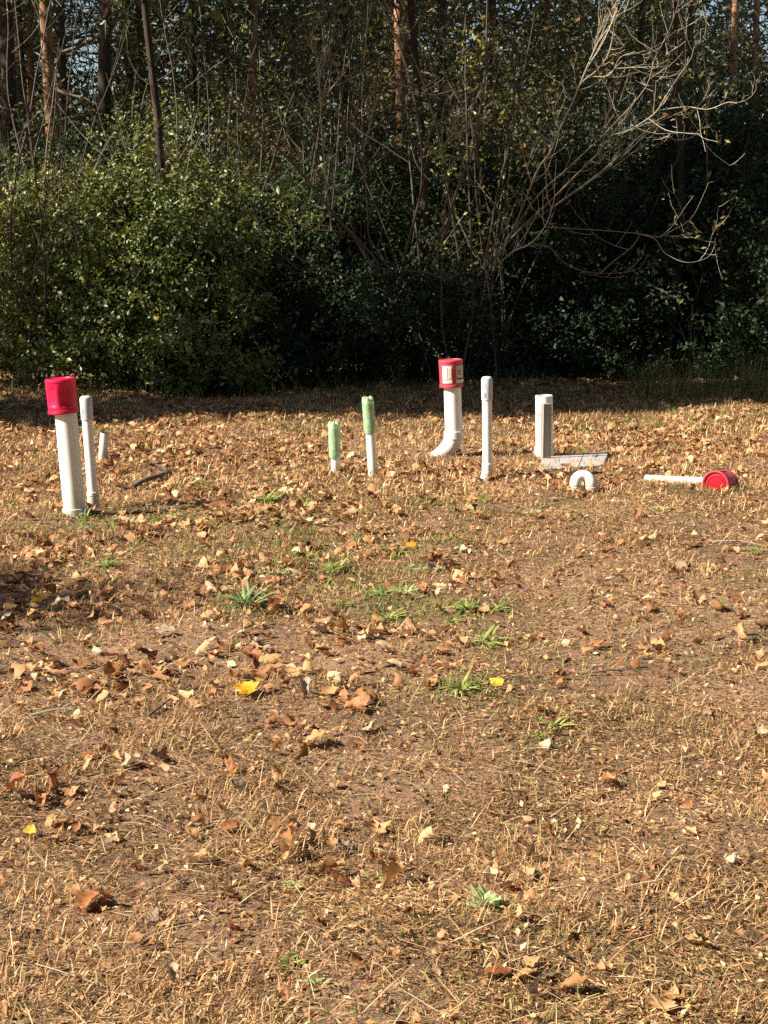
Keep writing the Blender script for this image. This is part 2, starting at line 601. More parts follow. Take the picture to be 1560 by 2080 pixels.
def rot_matrices(rz, tilt, az):
    """N rotations: spin about Z, then tilt about a horizontal axis"""
    n = len(rz)
    c, s = np.cos(rz), np.sin(rz)
    Z = np.zeros((n, 3, 3))
    Z[:, 0, 0], Z[:, 0, 1], Z[:, 1, 0], Z[:, 1, 1], Z[:, 2, 2] = c, -s, s, c, 1
    kx, ky = np.cos(az), np.sin(az)
    c, s = np.cos(tilt), np.sin(tilt)
    K = np.zeros((n, 3, 3))
    K[:, 0, 0] = c + kx * kx * (1 - c)
    K[:, 0, 1] = K[:, 1, 0] = kx * ky * (1 - c)
    K[:, 1, 1] = c + ky * ky * (1 - c)
    K[:, 0, 2], K[:, 1, 2] = ky * s, -kx * s
    K[:, 2, 0], K[:, 2, 1], K[:, 2, 2] = -ky * s, kx * s, c
    return K @ Z


def leaf_density(x, y):
    """how thick the leaf litter lies, 0..1"""
    d = 0.10 + 0.9 * np.clip((y - 8.2) / 1.5, 0, 1)                       # thick towards the wood
    d = np.maximum(d, 0.75 * np.clip((0.65 - x) / 1.0, 0, 1) * np.clip((y - 3.8) / 1.2, 0, 1))
    d = np.maximum(d, 0.10)
    d = d * (1 - .6 * np.clip((y - 11.8) / .8, 0, 1))
    c = vn(x, y, 0.55, 11) * 0.6 + vn(x, y, 0.2, 12) * 0.4
    return d * np.clip((c - 0.36) * 3.6, 0.03, 1.25)


# individual leaves: the ones marked in the photograph first
LEAVES = []          # (x, y, size m, kind, colour, label or None, tilt)
MARKED = [
    (500, 1415, .085, "lobed", "yellow", "bright yellow lobed leaf lying among tan leaves, the biggest yellow one"),
    (1008, 1397, .060, "ovate", "yellow", "small flat yellow leaf beside a low green weed clump"),
    (835, 1116, .070, "ovate", "yellow", "yellow folded leaf in the middle of the weedy patch"),
    (78, 1228, .060, "lobed", "yellow", "yellow leaf standing on edge in the dappled shade"),
    (62, 1700, .045, "ovate", "yellow", "golden yellow leaf on top of a brown curled leaf"),
    (1088, 1785, .060, "narrow", "pale", "cream rolled leaf, the longest pale strip near the pale green weed"),
    (1165, 2025, .062, "lobed", "tan", "broad orange tan leaf nearest the camera, bent upward at one edge"),
    (1010, 1995, .058, "lobed", "russet", "dark russet curled leaf beside the broad orange tan leaf"),
    (1085, 2035, .052, "ovate", "grey", "grey brown flat leaf in front of a russet leaf"),
    (1370, 1840, .050, "ovate", "tan", "single amber flat leaf on bare thatch"),
    (150, 1825, .062, "oak", "tan", "ribbed peach brown oval leaf lying on dry grass"),
    (280, 1780, .055, "lobed", "russet", "brown folded leaf with a pale rolled edge"),
    (405, 1760, .060, "lobed", "tan", "flat tan lobed leaf with pointed tips"),
    (870, 1712, .070, "oak", "tan", "brown arched leaf throwing a short dark shadow"),
    (620, 1415, .070, "ovate", "grey", "silvery grey upturned leaf among tan leaves"),
    (750, 1425, .085, "oak", "tan", "large curled tan leaf standing up in a leaf drift"),
    (740, 1370, .070, "oak", "tan", "tan leaf propped upright on its edge"),
    (545, 1350, .085, "oak", "tan", "long rolled tan leaf lying across a drift"),
    (1095, 1455, .065, "lobed", "russet", "rusty orange leaf beside a small weed"),
    (1430, 1672, .060, "oak", "tan", "folded orange brown leaf on bare thatch"),
    (1300, 1697, .045, "ovate", "tan", "bright amber leaf under a brown twig"),
    (1265, 1675, .060, "narrow", "tan", "long tan curled leaf beside a bright amber leaf"),
    (265, 1560, .070, "lobed", "pale", "pale curled leaf on the edge of a brown drift"),
    (30, 1620, .085, "lobed", "russet", "dark red brown leaf heaped at the photo's left edge"),
    (110, 1610, .080, "lobed", "russet", "brown leaf heaped over a grey one near the left edge"),
    (640, 1520, .075, "lobed", "tan", "wide orange tan leaf in the middle of the lawn"),
    (1440, 1450, .060, "narrow", "tan", "flat tan leaf strip on the barest patch of lawn"),
    (1445, 985, .0001, "ovate", "tan", None),
    (458, 1035, .085, "lobed", "russet", "rusty red leaf in front of the curved dark stick"),
    (118, 1040, .090, "lobed", "russet", "bright orange brown leaf at the foot of the tall canister topped pipe"),
    (925, 925, .075, "lobed", "russet", "red brown leaf under the white pipe elbow"),
    (1150, 955, .085, "lobed", "russet", "brown leaf leaning on the near edge of the pale board"),
    (1205, 940, .080, "lobed", "russet", "dark brown leaf lying on top of the pale board"),
    (650, 930, .09, "lobed", "tan", "orange tan leaf beside the shorter bottle covered pipe"),
    (100, 1355, .080, "lobed", "tan", "flat orange leaf on the darker soil near the left edge"),
    (560, 1595, .060, "ovate", "tan", "amber leaf alone on grey thatch"),
    (640, 1880, .060, "narrow", "tan", "tan double curled leaf lying in dry grass"),
    (480, 1905, .048, "ovate", "russet", "small cupped brown leaf in the foreground grass"),
    (340, 1885, .052, "oak", "tan", "rolled buff leaf in the foreground grass"),
    (275, 1918, .048, "ovate", "tan", "flat amber leaf in the foreground grass"),
    (350, 2000, .045, "ovate", "pale", "cream upturned leaf scrap near the bottom edge"),
    (800, 1800, .085, "lobed", "tan", "crumpled brown leaf cluster leaf beside a tiny weed"),
    (690, 1800, .060, "lobed", "russet", "brown upright leaf in the middle foreground"),
    (560, 1690, .065, "oak", "tan", "pleated tan leaf over darker brown leaves"),
    (590, 1720, .070, "lobed", "russet", "dark brown leaf under a pleated tan leaf"),
    (700, 1730, .060, "ovate", "grey", "grey pink flat leaf beside the brown leaf pile"),
    (560, 1245, .085, "lobed", "russet", "dark red leaf beside the big plantain clump"),
    (690, 1290, .085, "lobed", "tan", "orange crumpled leaf below the bright green weeds"),
]
for mk in MARKED:
    if mk[2] > .001:
        p = PG(mk[0], mk[1])
        LEAVES.append((p[0], p[1], mk[2], mk[3], mk[4], mk[5], None))
used = len(LEAVES)
nnear = 0
DR = [PG(*q) for q in ((70, 1615), (590, 1705), (760, 1785), (760, 1430), (570, 1340), (560, 1245), (250, 1570), (1090, 1770), (1030, 2000), (640, 1520), (200, 1390), (1290, 1690))]
while len(LEAVES) < 299:
    near_ = nnear < 125
    y = R.uniform(2.75, 5.2) if near_ else R.uniform(5.0, 7.8)
    x = R.uniform(-0.265, 0.265) * y
    if near_ and nnear % 5 < 3:
        dp = DR[int(R.integers(0, len(DR)))]
        x, y = dp[0] + R.normal(0, .10), dp[1] + R.normal(0, .16)
        if y < 2.8:
            continue
    cl = 1.0 if near_ and nnear % 5 < 3 else float(vn(x, y, .34, 15) * .65 + vn(x, y, .12, 16) * .35)
    side_ = 1.0 if x < .25 * y * .2 else .55
    if R.uniform() > max(.05, (cl - .42) * 4) * side_:
        continue
    nnear += near_
    col = R.choice(["tan", "russet", "pale", "grey"], p=[0.60, 0.18, 0.15, 0.07])
    kd = R.choice(["oak", "lobed", "ovate", "narrow"], p=[0.34, 0.28, 0.20, 0.18])
    LEAVES.append((x, y, R.uniform(0.034, 0.074) * (1 if near_ else 1.15), kd, col, None, None))
MARKS = [((790, 1258), "bright green rosette"), ((500, 1232), "big plantain clump"), ((990, 1842), "pale lime foreground weed"), ((940, 1402), "narrow leaved weed clump"), ((988, 1306), "low green rosette"),
         ((150, 1040), "tall crimson topped pipe"), ((190, 1027), "slim pipe behind the crimson canister"), ((207, 934), "short pipe stub"), ((682, 957), "shorter bottle pipe"), ((757, 964), "taller bottle pipe"),
         ((900, 935), "white pipe elbow"), ((989, 972), "slim marked pipe"), ((1108, 937), "grey stake"), ((1160, 950), "pale board"), ((1184, 999), "white pipe arch"), ((1375, 985), "fallen white pipe"),
         ((1458, 996), "fallen red canister"), ((318, 975), "curved dark stick"), ((1490, 1108), "pale thin twig"), ((1250, 1370), "thin dark twig"), ((130, 1990), "long pale straw stalk"),
         ((500, 1415), "biggest yellow leaf"), ((1008, 1397), "small flat yellow leaf"), ((835, 1116), "yellow folded leaf"), ((62, 1700), "golden yellow leaf"), ((1088, 1785), "cream rolled leaf"),
         ((1165, 2025), "broad orange tan leaf"), ((760, 1785), "tiny green seedling"), ((1130, 1475), "small dark weed"), ((78, 1228), "yellow leaf standing on edge")]
MARKS = [(PG(*q), nm) for q, nm in MARKS]
COLW = {"tan": "tan", "russet": "red brown", "pale": "pale buff", "grey": "grey brown"}
KINDW = {"oak": "wavy edged", "lobed": "lobed", "ovate": "oval", "narrow": "narrow"}
ORD = ["nearest", "second nearest", "third nearest", "fourth nearest", "fifth nearest", "sixth nearest", "seventh nearest", "eighth nearest", "ninth nearest", "tenth nearest", "eleventh nearest", "twelfth nearest", "thirteenth nearest", "fourteenth nearest", "fifteenth nearest", "sixteenth nearest", "seventeenth nearest", "eighteenth nearest"]
fam = {}
for k, q in enumerate(LEAVES):
    if q[5] is None:
        d = [math.hypot(q[0] - m_[0][0], q[1] - m_[0][1]) for m_ in MARKS]
        j = int(np.argmin(d))
        fam.setdefault((MARKS[j][1], q[4], q[3]), []).append((d[j], k))
for (mk, c_, kd_), mem in fam.items():
    for j, (d_, k) in enumerate(sorted(mem)):
        LEAVES[k] = LEAVES[k][:5] + (("" if len(mem) == 1 else ORD[min(j, 17)] + " ") + COLW[c_] + " " + KINDW[kd_] + " dead leaf " + ("nearest the " if len(mem) == 1 else "to the ") + mk, None)
leaf_meshes = {}
for (x, y, s, kd, col, lab, tl) in LEAVES:
    v = int(R.integers(0, 4))
    if col == "yellow" or (lab and ("flat" in lab or "broad" in lab or "wide" in lab)):
        v = 4
    key = (kd, v, col)
    if key not in leaf_meshes:
        me = fine_leaves[kd][v].copy()
        me.name = "fallen_leaf"
        me.materials.append(M["leaf_" + col])
        leaf_meshes[key] = me
    o = bpy.data.objects.new("fallen_leaf", leaf_meshes[key])
    COL.objects.link(o)
    o.scale = (s * R.uniform(.62, 1.0) if col != 'yellow' else s, s, s * R.uniform(.9, 1.3))
    m = rot_matrices(R.uniform(0, 2 * PI, 1), R.uniform(0.0, 0.38, 1) if R.uniform() < .86 else R.uniform(0.5, 1.2, 1), R.uniform(0, 2 * PI, 1))[0]
    o.rotation_euler = Matrix(m.tolist()).to_euler()
    if col == "yellow":
        m = np.array(Matrix.Rotation(.45, 3, 'X')) @ np.array(Matrix.Rotation(R.uniform(-.9, .9), 3, 'Z'))
        o.rotation_euler = Matrix(m.tolist()).to_euler()
    vz = np.array([c.co for c in leaf_meshes[key].vertices]) @ m.T
    o.location = (x, y, float(gz(x, y)) - vz[:, 2].min() * s * 0.8 + 0.012)
    props(o, lab, "dead leaf", "dead leaves fallen on the lawn")

# the rest of the litter: one mass
def litter(n, ylo, yhi, smin, smax, flat, seed, dens=leaf_density, zlift=0.008):
    rg = np.random.default_rng(seed)
    y = rg.uniform(ylo, yhi, n * 4)
    x = rg.uniform(-1, 1, n * 4) * (0.27 * y + 0.5)
    keep = (rg.uniform(0, 1, n * 4) * 0.8 < dens(x, y)) & (rg.uniform(0, 1, n * 4) < y / yhi)
    x, y = x[keep][:n], y[keep][:n]
    n = len(x)
    s = rg.uniform(smin, smax, n)
    M3 = rot_matrices(rg.uniform(0, 2 * PI, n), np.abs(rg.normal(0, flat, n)), rg.uniform(0, 2 * PI, n))
    z = gz(x, y) + zlift + rg.uniform(0, 0.012, n) + s * 0.08
    which = rg.integers(0, len(low_leaves), n)
    tint = np.clip(rg.normal(0.44, 0.27, n), 0, 1)
    Vs, Ts, tt, off = [], [], [], 0
    for k, (LV, LT) in enumerate(low_leaves):
        idx = np.where(which == k)[0]
        if not len(idx):
            continue
        W = np.einsum('nij,vj->nvi', M3[idx], LV) * s[idx, None, None]
        W += np.stack((x, y, z), 1)[idx, None, :]
        Vs.append(W.reshape(-1, 3))
        Ts.append((LT[None] + (np.arange(len(idx)) * len(LV))[:, None, None]).reshape(-1, 3) + off)
        tt.append(np.repeat(tint[idx], len(LV)))
        off += len(idx) * len(LV)
    return np.concatenate(Vs), np.concatenate(Ts), np.concatenate(tt)


a = litter(7600, 4.6, 15.5, 0.028, 0.080, 0.30, 21)
b = litter(6000, 2.5, 15.0, 0.014, 0.042, 0.6, 22, lambda x, y: 0.35 + leaf_density(x, y))
rg = np.random.default_rng(23)
n = 26000
y = rg.uniform(2.5, 15, n)
x = rg.uniform(-1, 1, n) * (.265 * y + .35)
c = leaf_quads(np.stack((x, y, gz(x, y) + rg.uniform(.004, .016, n)), 1), rg.normal(0, .55, (n, 3)) + np.array((0, 0, 1)), rg.uniform(.008, .024, n), .6, .4, rg)
a = (np.vstack((a[0], c[0])), np.vstack((a[1], c[1] + len(a[0]))), np.concatenate((a[2], np.repeat(np.clip(rg.normal(.5, .3, n), 0, 1), 4))))
lit = np_mesh("leaf_litter", np.vstack((a[0], b[0])), np.vstack((a[1], b[1] + len(a[0]))), np.concatenate((a[2], b[2])), M["litter"])
props(lit, "tan and brown leaf litter scattered over the lawn", None, None, "stuff")

# ------------------------------------------------------------------ grass
def blades(x, y, L, w, pitch, az, bend, tint, z0=None):
    n = len(x)
    z = gz(x, y) if z0 is None else z0
    p = np.stack((x, y, z), 1)
    h = np.stack((np.cos(az), np.sin(az), np.zeros(n)), 1)
    side = np.stack((-np.sin(az), np.cos(az), np.zeros(n)), 1)
    up = np.array((0, 0, 1.0))
    d1 = h * np.cos(pitch)[:, None] + up * np.sin(pitch)[:, None]
    p2 = pitch - bend
    d2 = h * np.cos(p2)[:, None] + up * np.sin(p2)[:, None]
    mid = p + d1 * (L * 0.5)[:, None]
    tip = mid + d2 * (L * 0.5)[:, None]
    tip[:, 2] = np.maximum(tip[:, 2], z + 0.002)
    hw = side * (w / 2)[:, None]
    V = np.stack((p - hw, p + hw, mid - hw * 0.85, mid + hw * 0.85, tip), 1).reshape(-1, 3)
    T = (np.array([(0, 1, 3), (0, 3, 2), (2, 3, 4)])[None] + (np.arange(n) * 5)[:, None, None]).reshape(-1, 3)
    return V, T, np.repeat(tint, 5)


def straw(x, y, L, w, pitch, az, bend, tint, z0):
    """flat dead blades: a rhombus of two triangles each"""
    n = len(x)
    p = np.stack((x, y, z0), 1)
    h = np.stack((np.cos(az), np.sin(az), np.zeros(n)), 1)
    side = np.stack((-np.sin(az), np.cos(az), np.zeros(n)), 1)
    up = np.array((0, 0, 1.0))
    mid = p + (h * np.cos(pitch)[:, None] + up * np.sin(pitch)[:, None]) * (L * .45)[:, None]
    tip = mid + (h * np.cos(pitch - bend)[:, None] + up * np.sin(pitch - bend)[:, None]) * (L * .55)[:, None]
    tip[:, 2] = np.maximum(tip[:, 2], z0 + .001)
    hw = side * (w / 2)[:, None] + up * (w * np.sin(az * 7) * .3)[:, None]
    V = np.stack((p, mid - hw, tip, mid + hw), 1).reshape(-1, 3)
    T = (np.array([(0, 2, 1), (0, 3, 2)])[None] + (np.arange(n) * 4)[:, None, None]).reshape(-1, 3)
    return V, T, np.repeat(tint, 4)


def scatter_xy(n, ylo, yhi, power, rg, m=0.35):
    """points in the viewed wedge with density falling as y^-power"""
    e = 2.0 - power
    u = rg.uniform(0, 1, n)
    y = (ylo ** e + u * (yhi ** e - ylo ** e)) ** (1 / e)
    x = rg.uniform(-1, 1, n) * (0.265 * y + m)
    return x, y


rg = np.random.default_rng(31)
n = 680000
x, y = scatter_xy(n, 2.5, 15.2, 1.35, rg)
tuft = vn(x, y, 0.13, 41) * 0.45 + vn(x, y, 0.4, 42) * 0.55
macro = np.clip((vn(x, y, 0.9, 48) * .6 + vn(x, y, 0.35, 49) * .4 - .33) * 3.2, .42, 1) * (1 - .45 * np.exp(-((y - 6.6) / 1.3) ** 2))
keep = rg.uniform(0, 1, n) < np.clip(0.5 + (tuft - 0.35) * 2.0, 0.35, 1) * macro
x, y, tuft = x[keep], y[keep], tuft[keep]
n = len(x)
tone = vn(x, y, 0.8, 43) * .5 + vn(x, y, 0.25, 44) * .5
tint = np.clip(rg.normal(0.44, 0.25, n) + 0.45 * (tone - 0.5), 0, 1)
g1 = straw(x, y, rg.uniform(0.010, 0.036, n), rg.uniform(0.0014, 0.0038, n) * np.maximum(1, y / 5.0), np.abs(rg.normal(0.05, 0.28, n)), rg.uniform(0, 2 * PI, n),
           rg.uniform(-0.1, 0.5, n), tint, gz(x, y) + rg.uniform(0.0, 0.010, n))
# upright tufts
n = 170000
x, y = scatter_xy(n, 2.5, 14.2, 1.25, rg)
tuft = vn(x, y, 0.10, 45) * 0.45 + vn(x, y, 0.33, 46) * 0.55
bare = np.clip((x - .2) / 1.0, 0, 1) * np.exp(-((y - 6.2) / 1.5) ** 2)
keep = rg.uniform(0, 1, n) < np.clip((tuft - 0.46 - .10 * bare) * 5.5, 0.04, 1)
x, y = x[keep], y[keep]
n = len(x)
g0 = blades(x, y, rg.uniform(0.02, 0.062, n), rg.uniform(0.0016, 0.0036, n) * np.maximum(1, y / 5.5), rg.uniform(.15, 1.35, n), rg.uniform(0, 2 * PI, n), rg.uniform(-.1, .9, n),
            np.clip(rg.normal(0.5, 0.24, n), 0, 1))
n = 42000
x, y = scatter_xy(n, 8.0, 13.8, .6, rg)
tuft = vn(x, y, 0.14, 71) * 0.45 + vn(x, y, 0.5, 72) * 0.55
keep = rg.uniform(0, 1, n) < np.clip((tuft - 0.40) * 4.0, 0.08, 1)
x, y = x[keep], y[keep]
n = len(x)
gf = blades(x, y, rg.uniform(0.03, 0.085, n), rg.uniform(0.004, 0.008, n), rg.uniform(.3, 1.4, n), rg.uniform(0, 2 * PI, n), rg.uniform(-.1, .9, n), np.clip(rg.normal(0.62, 0.22, n), 0, 1))
g0 = (np.vstack((g0[0], gf[0])), np.vstack((g0[1], gf[1] + len(g0[0]))), np.concatenate((g0[2], gf[2])))
g1 = (np.vstack((g1[0], g0[0])), np.vstack((g1[1], g0[1] + len(g1[0]))), np.concatenate((g1[2], g0[2])))
# long straw stalks
n = 5500
x, y = scatter_xy(n, 2.5, 14.5, 1.3, rg)
g2 = blades(x, y, rg.uniform(0.07, 0.17, n), rg.uniform(0.0014, 0.0026, n) * np.maximum(1, y / 5), rg.uniform(0.02, 0.35, n),
            rg.uniform(0, 2 * PI, n), rg.uniform(-0.1, 0.4, n), np.clip(rg.normal(0.8, 0.15, n), 0, 1), gz(x, y) + rg.uniform(0.002, 0.012, n))
FEET = [(152, 1040, .062), (190, 1027, .032), (206, 934, .032), (682, 957, .028), (757, 964, .03), (893, 936, .07), (989, 971, .034), (1106, 928, .065), (1108, 938, .035), (1165, 1000, .03), (1203, 1000, .03), (1458, 998, .09), (1380, 990, .07)]
cx, cy = [], []
for (px_, py_, r_) in FEET:
    p = PG(px_, py_)
    m = 70
    a_ = rg.uniform(0, 2 * PI, m)
    q_ = r_ + np.abs(rg.normal(0, .03, m))
    cx.append(p[0] + np.cos(a_) * q_)
    cy.append(p[1] + np.sin(a_) * q_)
cx, cy = np.concatenate(cx), np.concatenate(cy)
n = len(cx)
g4 = blades(cx, cy, rg.uniform(.025, .075, n), rg.uniform(.003, .006, n), rg.uniform(.4, 1.45, n), rg.uniform(0, 2 * PI, n), rg.uniform(-.1, .8, n), np.clip(rg.normal(.55, .22, n), 0, 1))
g2 = (np.vstack((g2[0], g4[0])), np.vstack((g2[1], g4[1] + len(g2[0]))), np.concatenate((g2[2], g4[2])))
dry = np_mesh("dry_grass", np.vstack((g1[0], g2[0])), np.vstack((g1[1], g2[1] + len(g1[0]))), np.concatenate((g1[2], g2[2])), M["dry"])
props(dry, "short straw coloured dry grass and thatch covering the lawn", None, None, "stuff")

n = 120000
x, y = scatter_xy(n, 2.5, 14.3, 1.0, rg)
gd = np.clip((vn(x, y, 0.5, 51) * 0.5 + vn(x, y, 0.14, 52) * 0.5 - 0.46) * 5, 0, 1)
zone = 0.22 + 1.0 * np.exp(-((y - 7.3) / 1.3) ** 2) * np.clip(1.1 - np.abs(x + 0.3), 0.1, 1) + 0.9 * np.exp(-((y - 11.8) / 1.3) ** 2) + 0.6 * np.exp(-((y - 8.0) / .7) ** 2) * (x < -0.6)
keep = rg.uniform(0, 1, n) < gd * zone
x, y = x[keep], y[keep]
n = len(x)
g3 = blades(x, y, rg.uniform(0.025, 0.06, n), rg.uniform(0.0018, 0.0035, n) * np.maximum(1, y / 5), rg.uniform(0.3, 1.3, n), rg.uniform(0, 2 * PI, n),
            rg.uniform(0.1, 1.0, n), rg.uniform(0, 1, n))
wx, wy = [], []
for (px_, py_) in [(790, 1250), (950, 1238), (988, 1300), (940, 1400), (770, 1205), (800, 1130), (680, 1155), (500, 1235), (225, 1070), (300, 1060), (545, 1015), (560, 1062), (610, 1130), (840, 1160), (900, 1100),
                   (470, 1040), (350, 1052), (395, 990), (640, 1110), (740, 1100), (870, 1020), (150, 1050), (600, 1090), (700, 1180), (860, 1235), (80, 1080), (1130, 1480), (1100, 930), (1480, 1000)]:
    p = PG(px_, py_)
    m = 260 if py_ < 1420 else 60
    wx.append(p[0] + rg.normal(0, .09, m))
    wy.append(p[1] + rg.normal(0, .11, m))
wx, wy = np.concatenate(wx), np.concatenate(wy)
n = len(wx)
g5 = blades(wx, wy, rg.uniform(.02, .055, n), rg.uniform(.003, .0055, n), rg.uniform(.1, 1.2, n), rg.uniform(0, 2 * PI, n), rg.uniform(.1, 1, n), rg.uniform(.1, 1, n))
g3 = (np.vstack((g3[0], g5[0])), np.vstack((g3[1], g5[1] + len(g3[0]))), np.concatenate((g3[2], g5[2])))
gg = np_mesh("green_grass", *g3[:2], g3[2], M["green_grass"])
props(gg, "thin patches of green grass growing through the dry lawn", None, None, "stuff")

# ------------------------------------------------------------------ pipes and what stands on them
def dirs(b, t):
    return nrm(np.asarray(t) - np.asarray(b))


def pipe_mesh(b, t, r, wall=0.006, open_top=True, sides=32):
    mb = MB()
    L = np.linalg.norm(np.asarray(t) - b)
    prof = [(r, -0.08), (r, L * 0.33), (r, L * 0.66), (r, L - 0.002), (r - 0.002, L)]
    if open_top:
        prof += [(r - wall, L), (r - wall, L - 0.18), (0.001, L - 0.18)]
    else:
        prof += [(0.001, L)]
    mb.lathe(prof, np.asarray(b), dirs(b, t), sides)
    return mb


def ring(b, ax, r, t0, t1, bev=0.003, sides=32, inner=None):
    mb = MB()
    ri = inner if inner else r - 0.006
    mb.lathe([(ri, t0), (r - bev, t0), (r, t0 + bev), (r, t1 - bev), (r - bev, t1), (ri, t1)], np.asarray(b), ax, sides)
    return mb


def bend_pts(pts, n=16):
    return spline(pts, n)


def canister(label, p0, ax, H=0.178, r=0.079, spin=0.0, mat="red", grips=True, labels=False, base=True):
    """moulded plastic can; p0 lies at the mouth, ax runs from the mouth to the base"""
    ax = nrm(ax)
    t = thing("plastic_canister", label, "canister", p0, "red plastic canisters")

    def mod(rr, tt, th):
        if not grips:
            return rr, tt
        d = np.zeros_like(th)
        for c in (spin, spin + 0.95, spin + PI, spin + PI + .95):
            q = np.abs((th - c + PI) % (2 * PI) - PI)
            d += np.clip((0.36 - q) / 0.10, 0, 1)
        f = np.clip((tt - 0.036) / 0.012, 0, 1) * np.clip((0.142 - tt) / 0.012, 0, 1)
        return rr - 0.0075 * d * f * (rr > 0.06), tt
    mb = MB()
    prof = [(r - .004, 0.016), (r - .003, .024), (r - .002, 0.034), (r - .002, 0.042), (r - .002, .05), (r - .0015, 0.075), (r - .001, 0.10), (r, 0.125), (r, .132), (r, 0.142),
            (r, H - .022), (r + .0015, H - .020), (r + .002, H - 0.012), (r, H - 0.004), (r - .005, H), (r - .013, H), (r - .016, H - .004), (0.001, H - .005)]
    mb.lathe(prof if base else prof[:13], p0, ax, 72, mod)
    body = mb.build("body", M[mat], t)
    # the inside wall
    mb = MB()
    q_ = H if base else H - .03
    mb.lathe([(r - .006, 0.002), (r - .013, 0.04), (r - .013, q_ - 0.02), (r - .02, q_ - 0.009), (0.001, q_ - .009)], p0, ax, 48)
    mb.build("lining", M["red_in"], t)
    mb = MB()
    mb.lathe([(r - .0055, 0.0015), (r - .001, 0), (r + .0005, .003), (r + .0005, .010), (r - .0012, .012), (r - .0012, .014), (r + .0003, .016), (r + .0003, .019), (r - .003, .0215)], p0, ax, 72)
    mb.build("rim", M[mat], t)
    if labels:
        for (u0, u1, z0, z1, mt, nm, lift) in labels[1]:
            mb = MB()
            mb.lathe([(r - .0012 + lift, z0), (r + .0004 + lift, z0 + .001), (r + .0008 + lift, z1 - .001), (r - .0012 + lift, z1)], p0, ax, 14, None, u0, u1)
            mb.build(nm, M[mt], body)
    return t


def bottle(label, p0, ax, H=0.215, r=0.038):
    """a cut green bottle, turned upside down: five rounded feet on top"""
    t = thing("plastic_bottle", label, "bottle", p0, "green plastic bottles over pipes")

    def mod(rr, tt, th):
        lobe = 0.5 + 0.5 * np.cos(5 * th)
        f = np.clip((tt - (H - .04)) / 0.04, 0, 1)
        wav = 1 + 0.012 * np.sin(3 * th + tt * 60) * (tt < H - .04)
        return rr * wav * (1 - 0.16 * f * (1 - lobe)), tt - f * (1 - lobe) * 0.016
    prof = [(r * .90, 0.0), (r * .95, .01), (r, .03), (r * .985, .05), (r, .07), (r * .97, .10), (r * .96, .13), (r, .155), (r * 1.01, H - .035), (r * .98, H - .018),
            (r * .86, H - .005), (r * .66, H), (r * .45, H - .006), (r * .2, H - .02), (0.001, H - .024)]
    mb = MB()
    mb.lathe(prof, p0, ax, 50, mod)
    mb.build("bottle_wall", M["bottle"], t)
    return t


# A: tall thick pipe with canister
b, tp = PG(153, 1048), None
tp = PY(129, 790, b[1])
ax = dirs(b, tp)
L = np.linalg.norm(tp - b)
t = thing("vent_pipe", "tall thick white pipe leaning beside a slim capped pipe, under a crimson canister", "pipe", b, "white pipes standing in the lawn")
pipe_mesh(b, tp, 0.0575).build("pipe", M["pvc"], t)
ring(b, ax, 0.066, -0.06, 0.045).build("coupling", M["pvc"], t)
mb = MB()                                                             # angled hub of the buried elbow
e0 = b + ax * 0.012
mb.lathe([(0.058, -0.10), (0.067, -0.10), (0.067, 0.0), (0.058, 0.0)], e0 + np.array((-0.004, -0.02, -0.002)), nrm((-0.42, -0.25, 0.85)), 32)
mb.build("elbow_hub", M["pvc_dirty"], t)
c0 = PY(129, 838, b[1])
canister("glossy crimson canister without paper panels, upside down on the tallest thick pipe", c0 - ax * 0.002 , nrm(ax + np.array((-0.0, 0, 0))), 0.182, 0.0795, spin=-0.55, mat="red")

# B: slim capped pipe beside it
b = PG(191, 1034)
tp = PY(174, 808, b[1])
ax = dirs(b, tp)
L = np.linalg.norm(tp - b)
t = thing("capped_pipe", "slim white capped pipe standing close behind the tall thick canister topped pipe", "pipe", b, "white pipes standing in the lawn")
pipe_mesh(b, tp, 0.0285, open_top=False).build("pipe", M["pvc"], t)
ring(b, ax, 0.0335, 0.075, 0.098, sides=28).build("coupling", M["pvc_dirty"], t)
ring(b, ax, 0.0315, -0.05, 0.074, sides=28).build("fitting", M["pvc_dirty"], t)


def end_cap(base, ax, r, h, parent, mark=True):
    mb = MB()
    mb.lathe([(r - .004, 0), (r, 0.0), (r + .0006, h * .4), (r + .0006, h - .016), (r - .002, h - .008), (r - .008, h - .002), (r * .5, h), (0.001, h)], base, ax, 28)
    c = mb.build("end_cap", M["pvc_cap"], parent)
    if mark:                                                          # faded print on the cap
        for (u0, u1, z0, z1) in mark:
            mb = MB()
            mb.lathe([(r + .0007, h * z0), (r + .0014, h * z0 + .0008), (r + .0014, h * z1 - .0008), (r + .0007, h * z1)], base, ax, 8, None, u0, u1)
            mb.build("print_mark", M["ink_grey"], c)
    return c


MARKS_A = [(-.62, -.40, .42, .47), (-.66, -.60, .12, .45), (-.45, -.40, .25, .44), (-.62, -.42, .22, .26)]
MARKS_B = [(-.70, -.25, .70, .735), (-.72, -.66, .50, .71), (-.32, -.26, .50, .71), (-.68, -.28, .50, .53), (-.60, -.54, .10, .34), (-.44, -.38, .10, .34), (-.30, -.25, .10, .34), (-.6, -.38, .22, .25)]
end_cap(b + ax * (L - 0.118), ax, 0.0325, 0.128, t, MARKS_A)

